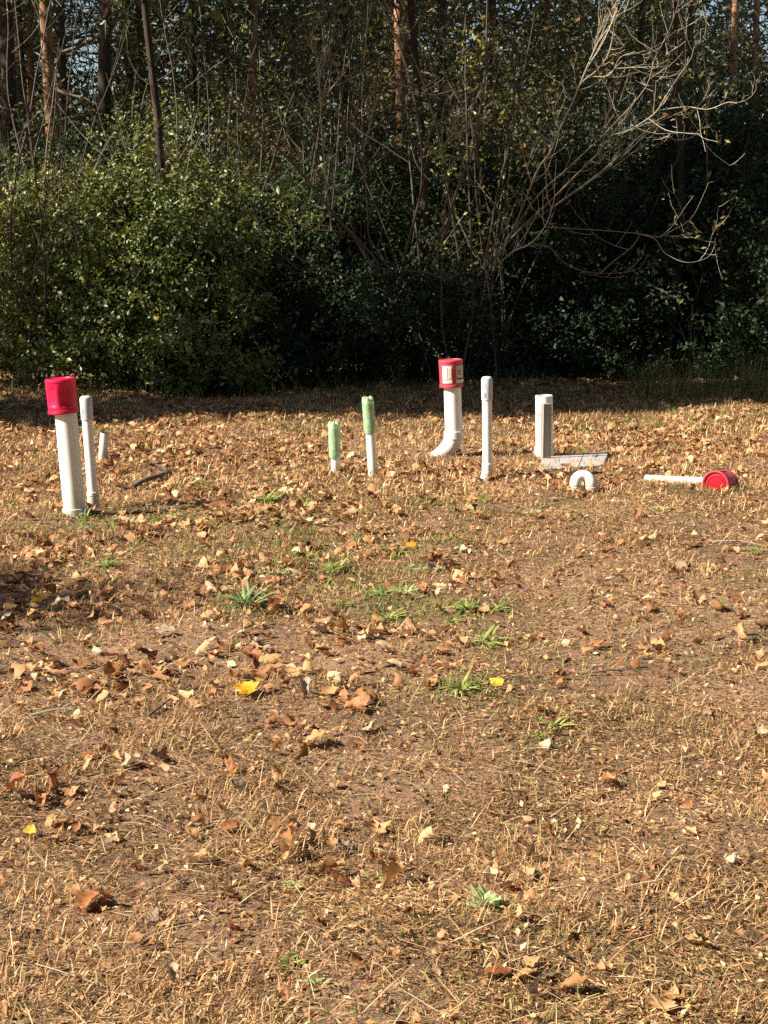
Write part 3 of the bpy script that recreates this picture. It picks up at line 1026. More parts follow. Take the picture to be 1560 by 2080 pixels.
# C: short open stub
b = PG(208, 939)
q1, q2 = PY(211, 905, b[1]), PY(213, 879, b[1])
t = thing("pipe_stub", "short dull white pipe stub with an open top, behind the slim capped pipe", "pipe", b, "white pipes standing in the lawn")
mb = MB()
path = spline([b + np.array((-.012, -.0, -.06)), b, (b + q2) / 2, q2], 14)
mb.tube(path, np.concatenate((np.linspace(.034, .029, 7), np.full(7, .029))), 24, cap=False)
mb.build("pipe", M["pvc_dirty"], t)
mb = MB()
a2 = nrm(path[-1] - path[-2])
mb.lathe([(.0292, -.001), (.0275, .002), (.024, .001), (.023, -.07), (.001, -.07)], path[-1], a2, 24, lambda rr, tt, th: (rr, tt + (tt > -.01) * .004 * np.sin(2 * th + 1) * np.sin(5 * th)))
mb.build("open_end", M["shade_in"], t)

# E, F: bottle covered pipes
for (bx, by, tx, ty, pw, lab, lab2, bt) in (
        (682, 962, 680, 868, .027, "shorter thin white pipe standing under the shorter green bottle", "green bottle upside down over the shorter thin pipe, close to its foot", 930),
        (758, 970, 749, 818, .029, "taller thin white pipe standing under the taller green bottle", "green bottle upside down on the taller thin pipe, dented feet on top", 880)):
    b = PG(bx, by)
    tp = PY(tx, ty, b[1])
    ax = dirs(b, tp)
    t = thing("vent_pipe", lab, "pipe", b, "white pipes standing in the lawn")
    pipe_mesh(b, tp, pw, 0.004, True, 28).build("pipe", M["pvc"], t)
    L = np.linalg.norm(tp - b)
    p0 = PY(bx + (tx - bx) * (by - bt) / (by - ty) - 1.0, bt, b[1])
    bottle(lab2, p0, nrm(ax + np.array((-.012, 0, 0))), 0.222, 0.0362)

# G: elbow pipe with faded canister
g = PG(921, 924)
b = g + np.array((0, 0, 0))
col = PY(922, 884, b[1])
tp = PY(918, 752, b[1])
ax = dirs(col, tp)
t = thing("vent_pipe", "thick white pipe rising from a curved elbow under the faded pink red canister", "pipe", b, "white pipes standing in the lawn")
pipe_mesh(col + ax * 0.02, tp, 0.0575).build("pipe", M["pvc"], t)
mb = MB()
Yb = b[1]
path = spline([PY(856, 962, Yb - .10), PY(880, 939, Yb - .06), PY(902, 921, Yb - .025), PY(915, 904, Yb - .006), PY(921, 888, Yb), col + ax * .01], 26)
mb.tube(path, 0.0590, 36)
mb.build("elbow", M["pvc"], t)
ring(col, ax, 0.0665, -0.022, 0.030).build("coupling", M["pvc"], t)
LB = (None, [(-.84, .04, .030, .146, "label", "label", 0), (-.30, -.02, .060, .132, "label_b", "print_panel", .0022), (-.74, -.36, .052, .138, "ink_white", "print_panel", .0022),
             (.40, 1.45, .030, .146, "label_b", "label", 0), (.42, 1.43, .055, .063, "ink", "print_stripe", .0022), (.42, 1.43, .034, .053, "ink_white", "print_stripe", .0022),
             (.52, .66, .100, .107, "ink_red", "print_mark", .0022), (.62, .80, .110, .117, "ink_red", "print_mark", .0022), (.76, .84, .092, .112, "ink_red", "print_mark", .0022), (.54, .84, .084, .089, "ink_red", "print_mark", .0022)])
canister("faded pink red canister with worn paper labels, upside down on the elbow pipe", PY(917, 786, b[1]), ax, 0.182, 0.0785, mat="red_faded", grips=False, labels=LB)

# H: slim capped pipe with marked cap
b = PG(989, 975)
k0 = PY(990, 948, b[1])
tp = PY(989, 770, b[1])
ax = dirs(k0, tp)
t = thing("capped_pipe", "slim white capped pipe with grey markings on its cap, beside the elbow pipe", "pipe", b, "white pipes standing in the lawn")
pipe_mesh(k0 + ax * .01, tp, 0.0285, open_top=False).build("pipe", M["pvc"], t)
ring(k0, ax, 0.0325, -0.02, 0.022, sides=28).build("coupling", M["pvc"], t)
mb = MB()
mb.tube(spline([b + np.array((-.07, -.09, -.09)), b + np.array((-.018, -.03, -.012)), k0 - ax * .02, k0], 12), .0310, 28)
mb.build("elbow", M["pvc"], t)
L = np.linalg.norm(tp - k0)
end_cap(k0 + ax * (L - 0.122), ax, 0.0325, 0.137, t, MARKS_B)

# I: thick pipe tied to a grey stake
b = PG(1106, 931)
tp = PY(1105, 803, b[1])
ax = dirs(b, tp)
t = thing("vent_pipe", "thick open white pipe standing behind a grey wooden stake", "pipe", b, "white pipes standing in the lawn")
pipe_mesh(b, tp, 0.0575).build("pipe", M["pvc"], t)
ring(b, ax, 0.066, -0.05, 0.085).build("coupling", M["pvc"], t)
s0 = PG(1108, 937)
s1 = PY(1110, 820, s0[1])
st = thing("wooden_stake", "square grey weathered wooden stake wired to the thick open pipe", "stake", s0)
mb = MB()
c = (s0 + s1) / 2
H = s1[2] - s0[2]
hx, hy = .029, .02
V = []
for z, sc in ((-.1, 1), (H * .3, 1), (H * .7, .985), (H - .004, .98), (H, .93)):
    for (qx, qy) in ((-1, -1), (1, -1), (1, 1), (-1, 1)):
        dx_, dy_ = qx * hx * sc, qy * hy * sc
        V.append(s0 + np.array((dx_ * .94 - dy_ * .34, dx_ * .34 + dy_ * .94, 0)) + nrm(s1 - s0) * z)
fs = [(k * 4 + q, k * 4 + (q + 1) % 4, k * 4 + 4 + (q + 1) % 4, k * 4 + 4 + q) for k in range(4) for q in range(4)] + [(16, 17, 18, 19)]
mb.add(V, fs)
mb.build("post", M["wood"], st, smooth=False)
mb = MB()
wc = b + ax * (0.30)
ang = np.linspace(0, 2 * PI, 25)[:-1]
loop = []
for a_ in ang:
    d = np.array((math.cos(a_), math.sin(a_), 0))
    rr = 0.0595 if d[1] > -0.45 else 0.0595 + 0.045 * min(1, (-d[1] - .45) / .25)
    loop.append(wc + d * np.array((rr if d[1] > -0.45 else 0.0595, rr, 0)) + np.array((0, 0, .004 * math.sin(a_ * 2))))
loop.append(loop[0])
mb.tube(np.array(loop), .0022, 6)
mb.build("wire_tie", M["wire"], st)

# J: pale board on the ground, in two planks
bd = thing("wooden_board", "pale weathered flat board lying beside the grey stake", "board", PG(1160, 938))
cs = [PG(1092, 960), PG(1226, 951), PG(1236, 922), PG(1104, 932)]
for (u0, u1) in ((0.0, 0.613), (0.620, 1.0)):
    mb = MB()
    q = [cs[0] + (cs[1] - cs[0]) * u0, cs[0] + (cs[1] - cs[0]) * u1, cs[3] + (cs[2] - cs[3]) * u1, cs[3] + (cs[2] - cs[3]) * u0]
    zt = 0.020
    V = [np.array((p[0], p[1], p[2] - .06)) for p in q] + [np.array((p[0], p[1], p[2] + zt - .004)) for p in q]
    cen = sum(V[4:]) / 4
    V += [np.array((*(cen[:2] + (p[:2] - cen[:2]) * .985), p[2] + .004)) for k, p in enumerate(V[4:])]
    fs = [(0, 1, 5, 4), (1, 2, 6, 5), (2, 3, 7, 6), (3, 0, 4, 7), (4, 5, 9, 8), (5, 6, 10, 9), (6, 7, 11, 10), (7, 4, 8, 11), (8, 9, 10, 11)]
    mb.add(V, fs)
    mb.build("plank", M["board"], bd, smooth=False)

# K: arch of pipe
c = PG(1184, 999) + np.array((0, 0, .022))
t = thing("pipe_bend", "small white U shaped pipe bend standing out of the grass like an arch", "pipe bend", c)
mb = MB()
ra, rt = 0.0445, 0.0325
pts = [c + np.array((-ra * 1.06, 0.0, -0.06)), c + np.array((-ra * 1.04, 0, 0.0))]
for a_ in np.linspace(PI, 0, 15):
    pts.append(c + np.array((ra * math.cos(a_), 0.02 * math.sin(a_), 0.022 + ra * math.sin(a_))))
pts += [c + np.array((ra * 1.02, 0.0, 0.0)), c + np.array((ra * 1.04, 0, -0.06))]
mb.tube(np.array(pts), rt, 26)
mb.build("bend", M["pvc"], t)
for sx in (-1, 1):
    ring(c + np.array((sx * ra * 1.04, 0, 0)), (0, 0, 1), rt + .003, -.04, 0.008, sides=26, inner=rt - .002).build("socket", M["pvc"], t)

# L: fallen pipe and canister
p0, p1 = PG(1312, 977), PG(1436, 990)
p0 = p0 + np.array((0, 0, .012))
p1 = p1 + np.array((0, 0, .030))
t = thing("fallen_pipe", "white pipe lying half sunk in the grass, pointing at the fallen canister", "pipe", (p0 + p1) / 2)
mb = MB()
L = np.linalg.norm(p1 - p0)
mb.lathe([(.001, .01), (.020, .01), (.0245, 0), (.0265, 0), (.0265, L * .5), (.0265, L), (.0225, L), (.0215, L - .05), (.001, L - .05)], p0, nrm(p1 - p0), 24)
mb.build("pipe", M["pvc_dirty"], t)
c = PG(1452, 996)
axc = nrm((0.55, 0.82, -0.10))
fc = canister("weathered red canister lying on its side, half sunk, its recessed bottom showing", c + np.array((-.004, -0.02, 0.036)) + axc * .16, -axc, 0.16, 0.080, spin=1.2, mat="red_old", grips=True, base=False)
pb = np.array(fc.location) - axc * .16
mb = MB()
mb.lathe([(.080, .012), (.082, .004), (.080, -.001), (.072, -.002), (.067, .002), (.066, .010)], pb, axc, 64)
mb.build("bottom_rim", M["red_old"], fc)
mb = MB()
mb.lathe([(.0662, .0095), (.05, .0065), (.046, .0095), (.02, .0085), (.001, .0085)], pb, axc, 48)
mb.build("bottom_panel", M["red_deep"], fc)

# D: dark curved stick, small twigs
t_pts = [PG(x_, y_) for (x_, y_) in ((270, 1000), (290, 992), (312, 985), (328, 976), (338, 966), (334, 957), (318, 954), (302, 956))]
t = thing("fallen_branch", "dark curved stick lying on the leaves near the slim capped pipe", "stick", t_pts[3])
mb = MB()
sp = spline([p + np.array((0, 0, .032 + .014 * math.sin(k))) for k, p in enumerate(t_pts)], 26)
mb.tube(sp, np.linspace(.017, .008, 26) * R.uniform(.85, 1.15, 26), 9)
mb.build("stem", M["stick"], t)
mb = MB()
mb.tube(spline([sp[12], sp[12] + np.array((.05, .03, .02)), sp[12] + np.array((.1, .02, .01))], 6), np.linspace(.006, .002, 6), 6)
mb.build("side_shoot", M["stick"], t)
TW = [((1440, 1105), (1545, 1112), "pale thin twig lying on the bare thatch beside a small weed"), ((300, 1462), (390, 1395), "bent buff twig lying over leaves in the darker soil"),
      ((60, 1460), (150, 1448), "pale split twig lying flat near the left edge"), ((1180, 1375), (1320, 1366), "thin dark twig lying flat on the barest thatch"),
      ((60, 1965), (200, 2010), "long pale straw stalk lying in the nearest dry grass"), ((930, 1182), (985, 1180), "short cream stick near the weedy patch"),
      ((1500, 1300), (1556, 1303), "pale bleached stick lying at the photo's right edge")]
for (a_, b_, lab) in TW:
    pa, pb = PG(*a_), PG(*b_)
    mid = (pa + pb) / 2 + np.array((R.uniform(-.02, .02), R.uniform(-.02, .02), 0))
    o = MB()
    o.tube(spline([pa + (0, 0, .012), mid + (0, 0, .02), pb + (0, 0, .012)], 8), np.linspace(.0045, .002, 8) * (1 if "straw" not in lab else .38), 6, tint=.3 if "dark" in lab else .68)
    props(o.build("twig", M["twig"]), lab, "twig", "twigs lying on the lawn")

# ------------------------------------------------------------------ weeds
def blade_leaf(base, az, L, w, pitch, droop, ns=6):
    """broad leaf rising from base: returns V, faces"""
    h = np.array((math.cos(az), math.sin(az), 0))
    sd = np.array((-math.sin(az), math.cos(az), 0))
    V = []
    p = np.array(base, float)
    for k in range(ns):
        s = k / (ns - 1)
        ww = w * math.sin(PI * min(1, 0.12 + 0.88 * s)) ** 0.7 / 2
        pt = pitch - droop * s
        d = h * math.cos(pt) + np.array((0, 0, math.sin(pt)))
        if k:
            p = p + d * L / (ns - 1)
        n_ = np.cross(d, sd)
        V += [p - sd * ww - n_ * ww * .35, p, p + sd * ww - n_ * ww * .35]
    fs = []
    for k in range(ns - 1):
        a = k * 3
        fs += [(a, a + 1, a + 4, a + 3), (a + 1, a + 2, a + 5, a + 4)]
    return np.array(V), fs


def weed(px, py, n, L, w, mat, label, split=True, pitch=(0.05, 0.75)):
    p = PG(px, py)
    t = None
    if split:
        t = thing("weed_plant", label, "weed", p, "green weeds in the lawn")
    mb = MB()
    n = int(n * 1.4)
    for k in range(n):
        b = p + np.array((R.uniform(-.02, .02), R.uniform(-.02, .02), .004))
        V, fs = blade_leaf(b, k * 2.4 + R.uniform(-.4, .4), 1.15 * L * R.uniform(.4, 1.2), .85 * w * R.uniform(.7, 1.25), R.uniform(*pitch) + .12, R.uniform(.3, 1.1))
        tn = R.uniform(0, 1)
        if split:
            m1 = MB()
            m1.add(V, fs, tn)
            m1.build("leaf", M[mat], t)
        else:
            mb.add(V - p, fs, tn)
    if not split:
        o = mb.build("weed_plant", M[mat])
        o.location = Vector(p.tolist())
        props(o, label, "weed", "green weeds in the lawn")


weed(500, 1232, 30, .125, .017, "plantain", "big grey green plantain clump with long arching leaves", pitch=(.3, 1.1))
weed(790, 1258, 22, .075, .016, "weed", "bright green rosette between orange leaves and the middle of the lawn")
weed(950, 1242, 22, .075, .018, "weed", "light green toothed rosette above the round weed clump")
weed(988, 1306, 22, .075, .017, "weed", "low green rosette below the light green toothed rosette")
weed(940, 1402, 20, .075, .012, "weed", "wide clump of narrow green leaves beside a small yellow leaf")
weed(990, 1846, 20, .048, .030, "pale_weed", "pale lime weed with rounded leaves in the foreground", pitch=(.5, 1.2))
weed(770, 1208, 18, .065, .013, "weed", "yellow green weed tuft above the bright green rosette")
weed(800, 1128, 20, .08, .016, "weed", "green weed tuft under the yellow folded leaf")
weed(680, 1158, 20, .07, .016, "weed", "yellow green rosette in the weedy patch beside mossy soil")
weed(168, 1056, 12, .06, .010, "weed", "yellow green grass tuft at the foot of the tall thick pipe", pitch=(.3, 1.2))
weed(225, 1072, 20, .09, .014, "weed", "green weed in front of the slim capped pipe's foot")
weed(545, 1020, 20, .10, .016, "weed", "green weed between the curved stick and the short bottle pipe")
weed(760, 1785, 10, .03, .009, "weed", "tiny green seedling beside a crumpled brown leaf")
weed(1130, 1475, 14, .05, .012, "weed", "small dark weed beside the rusty orange leaf")
REST = [(300, 1066), (135, 1140), (610, 1130), (560, 1062), (840, 1160), (740, 1100), (650, 1110), (900, 1100), (1080, 1042), (1330, 1040), (1540, 1122), (1465, 1232),
        (590, 1800), (600, 1962), (395, 988), (470, 1040), (350, 1052), (870, 1020), (1290, 905), (440, 1070), (690, 900), (1180, 915), (920, 1265), (620, 1030), (820, 1205),
        (985, 1020), (1120, 935), (215, 1150), (560, 1170), (1010, 1240), (700, 1230), (1100, 1500), (640, 2000)]
WL = {}


def weed_label(px_, py_, pale):
    p = PG(px_, py_)
    d = sorted((math.hypot(p[0] - m_[0][0], p[1] - m_[0][1]), m_[1]) for m_ in MARKS)
    for d_, nm in d:
        lab = "small " + ("pale lime" if pale else "green") + " weed tuft growing near the " + nm
        if lab not in WL:
            WL[lab] = 1
            return lab


for k, (px_, py_) in enumerate(REST):
    sz = .03 if py_ > 1450 else R.uniform(.04, .075)
    weed(px_, py_, int(R.integers(12, 22)), sz, R.uniform(.009, .014) * (.7 if py_ > 1450 else 1), "weed" if k % 4 else "pale_weed",
         weed_label(px_, py_, k % 4 == 0), split=False)

# ------------------------------------------------------------------ woods: helpers
def foliage(lobes, n_twigs, per, leaf, rg, asp=0.5, spread=0.10, shell=0.45, upness=0.35, tint0=0.5, tsd=0.22, ground_cut=True, clump=.34):
    """lobes: (cx, cy, cz, rx, ry, rz, weight). Twigs with leaves spread through the lobes' outer volume"""
    lb = np.array(lobes, float)
    pr = lb[:, 6] / lb[:, 6].sum()
    k = rg.choice(len(lb), n_twigs, p=pr)
    d = nrm(rg.normal(0, 1, (n_twigs, 3)))
    rad = shell + (1.06 - shell) * rg.uniform(0, 1, n_twigs) ** 0.6
    rad *= 1 + rg.normal(0, .08, n_twigs)
    rad *= 1 + .55 * (vn(d[:, 0] * 2 + k * 7.3, d[:, 2] * 2 + d[:, 1] * 1.3, .45, 63) - .5)
    c = lb[k, :3] + d * rad[:, None] * lb[k, 3:6]
    if ground_cut:
        ok = c[:, 2] > 0.03
        c, d = c[ok], d[ok]
    ck = vn(c[:, 0] + c[:, 1] * .7, c[:, 2] + c[:, 1] * .3, .26, 61) * .6 + vn(c[:, 0] - c[:, 1] * .5, c[:, 2], .11, 62) * .4
    ok = rg.uniform(0, .9, len(c)) < (ck - clump) * 3.2
    c, d = c[ok], d[ok]
    m = len(c)
    td = nrm(d + rg.normal(0, .6, (m, 3)) + np.array((0, 0, upness)))
    tt = np.clip(rg.normal(tint0, tsd, m), 0, 1)
    j = rg.uniform(-.5, .5, (m, per))
    P = (c[:, None] + td[:, None] * (j * spread * 2)[..., None] + rg.normal(0, spread * .28, (m, per, 3))).reshape(-1, 3)
    N = (rg.normal(0, .75, (m * per, 3)) + np.array((-.15, -.35, .55)) + np.repeat(d, per, 0) * .4)
    s = leaf * np.clip(rg.lognormal(-.15, .32, m * per), .4, 1.7)
    ti = np.clip(np.repeat(tt, per) + rg.normal(0, .10, m * per), 0, 1)
    V, T = leaf_quads(P, N, s, asp, 0.35, rg)
    return V, T, np.repeat(ti, 4), c


def grow(mb, p, d, L, r, depth, rg, up=0.25, tips=None, sides=5, wob=.22, tint=.5, nch=(2, 4), spread=.75):
    n = max(4, int(L / .12))
    pts = [np.array(p, float)]
    d = nrm(d)
    for k in range(n):
        d = nrm(d + rg.normal(0, wob / 2, 3) * .6 + np.array((0, 0, up / n * 2)))
        pts.append(pts[-1] + d * L / n)
    pts = np.array(pts)
    rad = np.linspace(r, r * .45, len(pts))
    mb.tube(pts, rad, sides if r > .006 else 3, cap=False, tint=np.clip(tint + rg.normal(0, .1), 0, 1))
    if tips is not None:
        tips.append((pts[-1], d))
    if depth <= 0:
        return
    for _ in range(int(rg.integers(nch[0], nch[1] + 1))):
        k = int(rg.integers(len(pts) // 3, len(pts)))
        dd = nrm(d + rg.normal(0, spread, 3))
        grow(mb, pts[k], dd, L * rg.uniform(.35, .65), max(rad[k] * .6, .0018), depth - 1, rg, up, tips, sides, wob, tint, nch, spread)


def shrub(label, group, lobes, base, n_tw, leaf, mat, seed, stems=7, per=8, tint0=.5, asp=.5, name="leafy_shrub", cat="shrub", H=1.6, tsd=.22, shell=.45):
    rg = np.random.default_rng(seed)
    t = thing(name, label, cat, (base[0], base[1], 0), group)
    V, T, ti, c = foliage(lobes, n_tw, per, leaf, rg, asp, tint0=tint0, tsd=tsd, shell=shell)
    np_mesh("foliage", V, T, ti, M[mat], t)
    mb = MB()
    for k in range(stems):
        lb = lobes[k % len(lobes)]
        b = np.array((base[0] + rg.uniform(-.3, .3), base[1] + rg.uniform(-.25, .25), -.03))
        tgt = np.array(lb[:3]) + rg.uniform(-.6, .6, 3) * np.array(lb[3:6])
        grow(mb, b, tgt - b, np.linalg.norm(tgt - b) * 1.1, .016, 2, rg, .3, None, 5, .25, .35)
    mb.build("stems", M["twig"], t)
    return t


def lobe(px, py, Y, rx, ry, rz, w=None):
    p = PY(px, py, Y)
    return (p[0], p[1], p[2], rx, ry, rz, w or rx * ry * rz ** .5)


# ------------------------------------------------------------------ woods: shrubs along the edge
G1 = "leafy shrubs along the wood edge"
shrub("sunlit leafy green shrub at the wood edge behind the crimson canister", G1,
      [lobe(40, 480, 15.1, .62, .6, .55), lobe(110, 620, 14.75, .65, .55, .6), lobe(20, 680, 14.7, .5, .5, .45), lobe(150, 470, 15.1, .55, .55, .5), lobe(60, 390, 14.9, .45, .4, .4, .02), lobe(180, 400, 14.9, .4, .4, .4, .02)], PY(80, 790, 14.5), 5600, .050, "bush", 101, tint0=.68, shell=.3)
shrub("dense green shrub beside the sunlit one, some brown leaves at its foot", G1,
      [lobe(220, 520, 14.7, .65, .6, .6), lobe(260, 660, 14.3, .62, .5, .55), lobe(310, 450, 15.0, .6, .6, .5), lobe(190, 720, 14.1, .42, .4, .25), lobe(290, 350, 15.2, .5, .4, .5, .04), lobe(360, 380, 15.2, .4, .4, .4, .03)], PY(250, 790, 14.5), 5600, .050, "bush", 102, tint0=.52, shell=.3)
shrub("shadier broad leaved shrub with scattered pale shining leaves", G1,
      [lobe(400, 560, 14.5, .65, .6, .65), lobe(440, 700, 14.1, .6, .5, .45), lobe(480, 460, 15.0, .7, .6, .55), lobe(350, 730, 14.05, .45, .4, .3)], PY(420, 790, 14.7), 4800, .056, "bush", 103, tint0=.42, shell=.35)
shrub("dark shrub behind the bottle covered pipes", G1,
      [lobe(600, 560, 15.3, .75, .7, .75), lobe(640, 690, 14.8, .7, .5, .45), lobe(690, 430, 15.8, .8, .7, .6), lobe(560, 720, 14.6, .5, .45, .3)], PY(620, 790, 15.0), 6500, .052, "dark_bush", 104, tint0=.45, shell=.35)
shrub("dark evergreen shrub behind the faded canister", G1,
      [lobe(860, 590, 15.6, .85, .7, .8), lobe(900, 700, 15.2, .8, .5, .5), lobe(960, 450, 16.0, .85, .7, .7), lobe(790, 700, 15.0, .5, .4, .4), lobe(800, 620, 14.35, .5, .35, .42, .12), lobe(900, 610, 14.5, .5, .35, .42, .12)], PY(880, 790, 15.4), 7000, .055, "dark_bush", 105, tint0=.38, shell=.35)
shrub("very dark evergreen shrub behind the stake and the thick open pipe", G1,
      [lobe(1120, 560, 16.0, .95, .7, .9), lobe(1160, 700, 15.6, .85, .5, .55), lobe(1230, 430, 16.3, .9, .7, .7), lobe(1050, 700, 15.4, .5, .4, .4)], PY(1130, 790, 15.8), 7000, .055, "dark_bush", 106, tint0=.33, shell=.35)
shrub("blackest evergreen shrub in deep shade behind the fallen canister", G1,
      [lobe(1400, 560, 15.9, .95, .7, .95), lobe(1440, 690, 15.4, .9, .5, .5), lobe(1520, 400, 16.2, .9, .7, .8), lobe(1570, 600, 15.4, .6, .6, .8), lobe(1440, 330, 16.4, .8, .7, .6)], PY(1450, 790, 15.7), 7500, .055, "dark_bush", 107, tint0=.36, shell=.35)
# second row, closing the gaps behind
G2 = "tall shrubs in the second row of the wood edge"
for k, (px_, py_, Y_, mat_, ln, lab) in enumerate((
        (60, 350, 16.8, "dark_bush", .05, "tall dark green shrub under the leftmost pine trunks"), (300, 300, 17.2, "bush", .05, "tall light green shrub at the foot of the thick dark pine"),
        (520, 380, 17.4, "olive", .05, "tall olive shrub behind the leaning bare limb"), (760, 330, 17.6, "dark_bush", .055, "tall dark shrub behind the middle of the bare tree"),
        (960, 260, 17.8, "olive", .055, "tall yellow olive shrub under the orange lit pine"), (1180, 330, 18.0, "dark_bush", .055, "tall dark shrub behind the pale curved branches"),
        (1400, 250, 17.6, "dark_bush", .055, "tall dark shrub beyond the blackest evergreen"), (1560, 260, 17.2, "dark_bush", .055, "tall dark shrub at the photo's right edge"))):
    shrub(lab, G2, [lobe(px_, py_ + 160, Y_, 1.0, .8, 1.1), lobe(px_ + 60, py_ + 20, Y_ + .3, .8, .7, .7), lobe(px_ - 70, py_ + 330, Y_ - .5, .9, .6, .8)],
          PY(px_, 780, Y_), 3700, ln, mat_, 120 + k, per=8, tint0=.45, tsd=.28, name="tall_shrub", H=3)

# ------------------------------------------------------------------ pines
def merge(parts):
    Vs, Ts, tt, off = [], [], [], 0
    for p in parts:
        Vs.append(p[0])
        Ts.append(p[1] + off)
        tt.append(p[2])
        off += len(p[0])
    return np.vstack(Vs), np.vstack(Ts), np.concatenate(tt)


def needles(c, n, L, w, rg, per=7):
    """tufts of narrow blades round points c"""
    c = np.repeat(c, per, 0)
    m = len(c)
    d = nrm(rg.normal(0, 1, (m, 3)) + np.array((0, 0, .25)))
    sd = nrm(np.cross(d, rg.normal(0, 1, (m, 3)))) * w
    l = L * rg.uniform(.6, 1.2, m)[:, None]
    V = np.stack((c - sd * .6, c + sd * .6, c + d * l + sd * .25), 1).reshape(-1, 3)
    T = np.arange(m * 3).reshape(-1, 3)
    return V, T, np.repeat(np.clip(rg.normal(.45, .25, m), 0, 1), 3)


def pine(label, px, Y, wpx, mat, seed, H=17.0, lean=0.0, crown0=3.4, tufts=700, group="pine trees standing in the wood"):
    rg = np.random.default_rng(seed)
    b = PY(px, 300, Y)
    b[2] = -.1
    r = wpx * Y / F / 2
    t = thing("pine_tree", label, "pine tree", (b[0], b[1], 0), group)
    zs = np.linspace(-.1, H, 16)
    pts = np.stack((b[0] + lean * (zs - 2.5) + .04 * np.sin(zs * .7 + seed), np.full(16, b[1]) + .04 * np.cos(zs * .5 + seed), zs), 1)
    mb = MB()
    mb.tube(pts, r * np.interp(zs, [-.1, .4, 3, H], [1.5, 1.2, 1.0, .25]), 12)
    mb.build("trunk", M[mat], t)
    mb = MB()
    cs = []
    for k in range(26):
        z = rg.uniform(1.8, H - 1)
        a_ = rg.uniform(0, 2 * PI)
        dead = z < crown0
        Lb = rg.uniform(.5, 1.3) if dead else 2.6 * (1 - (z - crown0) / (H - crown0 + 1)) + .5
        d = np.array((math.cos(a_), math.sin(a_), rg.uniform(-.25, .15) if dead else rg.uniform(-.1, .35)))
        p = np.array((np.interp(z, zs, pts[:, 0]), np.interp(z, zs, pts[:, 1]), z))
        grow(mb, p, d, Lb, min(.03, r * .35), 1 if dead else 0, rg, .05, None, 4, .25, .25, (2, 3), .6)
        if not dead:
            m = int(tufts / 18)
            cs.append(p + nrm(d) * (Lb * rg.uniform(.25, 1.05, m))[:, None] + rg.normal(0, .22, (m, 3)) * Lb * .5)
    mb.build("branches", M["twig"], t)
    cs = np.vstack(cs)
    hi = cs[:, 2] > 2.2 + .15 * Y  # unseen tufts above the view, made broad to block sun and sky
    V, T, ti = merge([needles(cs[~hi], 0, .26, .016, rg)] * (1 if (~hi).sum() else 0) + [needles(cs[hi], 0, .42, .05, rg, 5)])
    np_mesh("crown", V, T, ti, M["needle"], t)
    return t


PINES = [
    (16, 19.5, 30, "bark_dark", "dark thick pine trunk at the photo's left edge"),
    (44, 24.0, 20, "bark_dark", "dark narrow pine trunk beside the leftmost thick one"),
    (106, 21.0, 25, "bark_pine", "pine trunk lit orange on one side, left of the thick dark pine"),
    (140, 26.0, 15, "bark_dark", "thin dark pine right behind the orange lit trunk"),
    (68, 29.0, 15, "bark_pine", "distant reddish pine between the leftmost dark trunks and the orange lit one"),
    (216, 17.8, 27, "bark_dark", "thickest dark pine trunk before the sky gap"),
    (262, 30.0, 14, "bark_dark", "distant dark pine just behind the thickest dark trunk"),
    (288, 27.0, 12, "bark_dark", "slender dark pine beside the largest sky gap"),
    (315, 25.0, 12, "bark_pine", "slender orange lit pine beyond the sky gap"),
    (400, 29.0, 15, "bark_dark", "dark pine above the leaning limb's far end"),
    (462, 31.0, 15, "bark_dark", "distant dark pine above the shady shrub"),
    (515, 27.0, 14, "bark_pine", "reddish pine at the top beside the leaning bare limb"),
    (590, 33.0, 14, "bark_dark", "distant dark pine above the bottle covered pipes"),
    (700, 30.0, 14, "bark_dark", "dark pine behind the upright bare stems"),
    (812, 23.0, 20, "bark_pine", "bright orange lit pine trunk in the middle of the wood"),
    (900, 31.0, 16, "bark_dark", "distant dark pine right of the bright orange trunk"),
    (1000, 28.0, 16, "bark_dark", "dark pine above the slim marked pipe"),
    (1105, 32.0, 14, "bark_pine", "distant reddish pine behind the pale curved branches"),
    (1290, 30.0, 14, "bark_dark", "dark pine behind the tips of the pale curved branches"),
    (1395, 33.0, 13, "bark_dark", "distant dark pine between the branch tips and the sunlit trunk"),
    (1480, 23.0, 15, "bark_pine", "pine trunk lit orange above the blackest evergreen"),
    (1532, 28.0, 14, "bark_pine", "reddish pine near the photo's right edge"),
]
for k, (px_, Y_, w_, mt_, lab) in enumerate(PINES):
    pine(lab, px_, Y_, w_, mt_, 200 + k, 17 + (k * 7 % 5), R.uniform(-.012, .012))

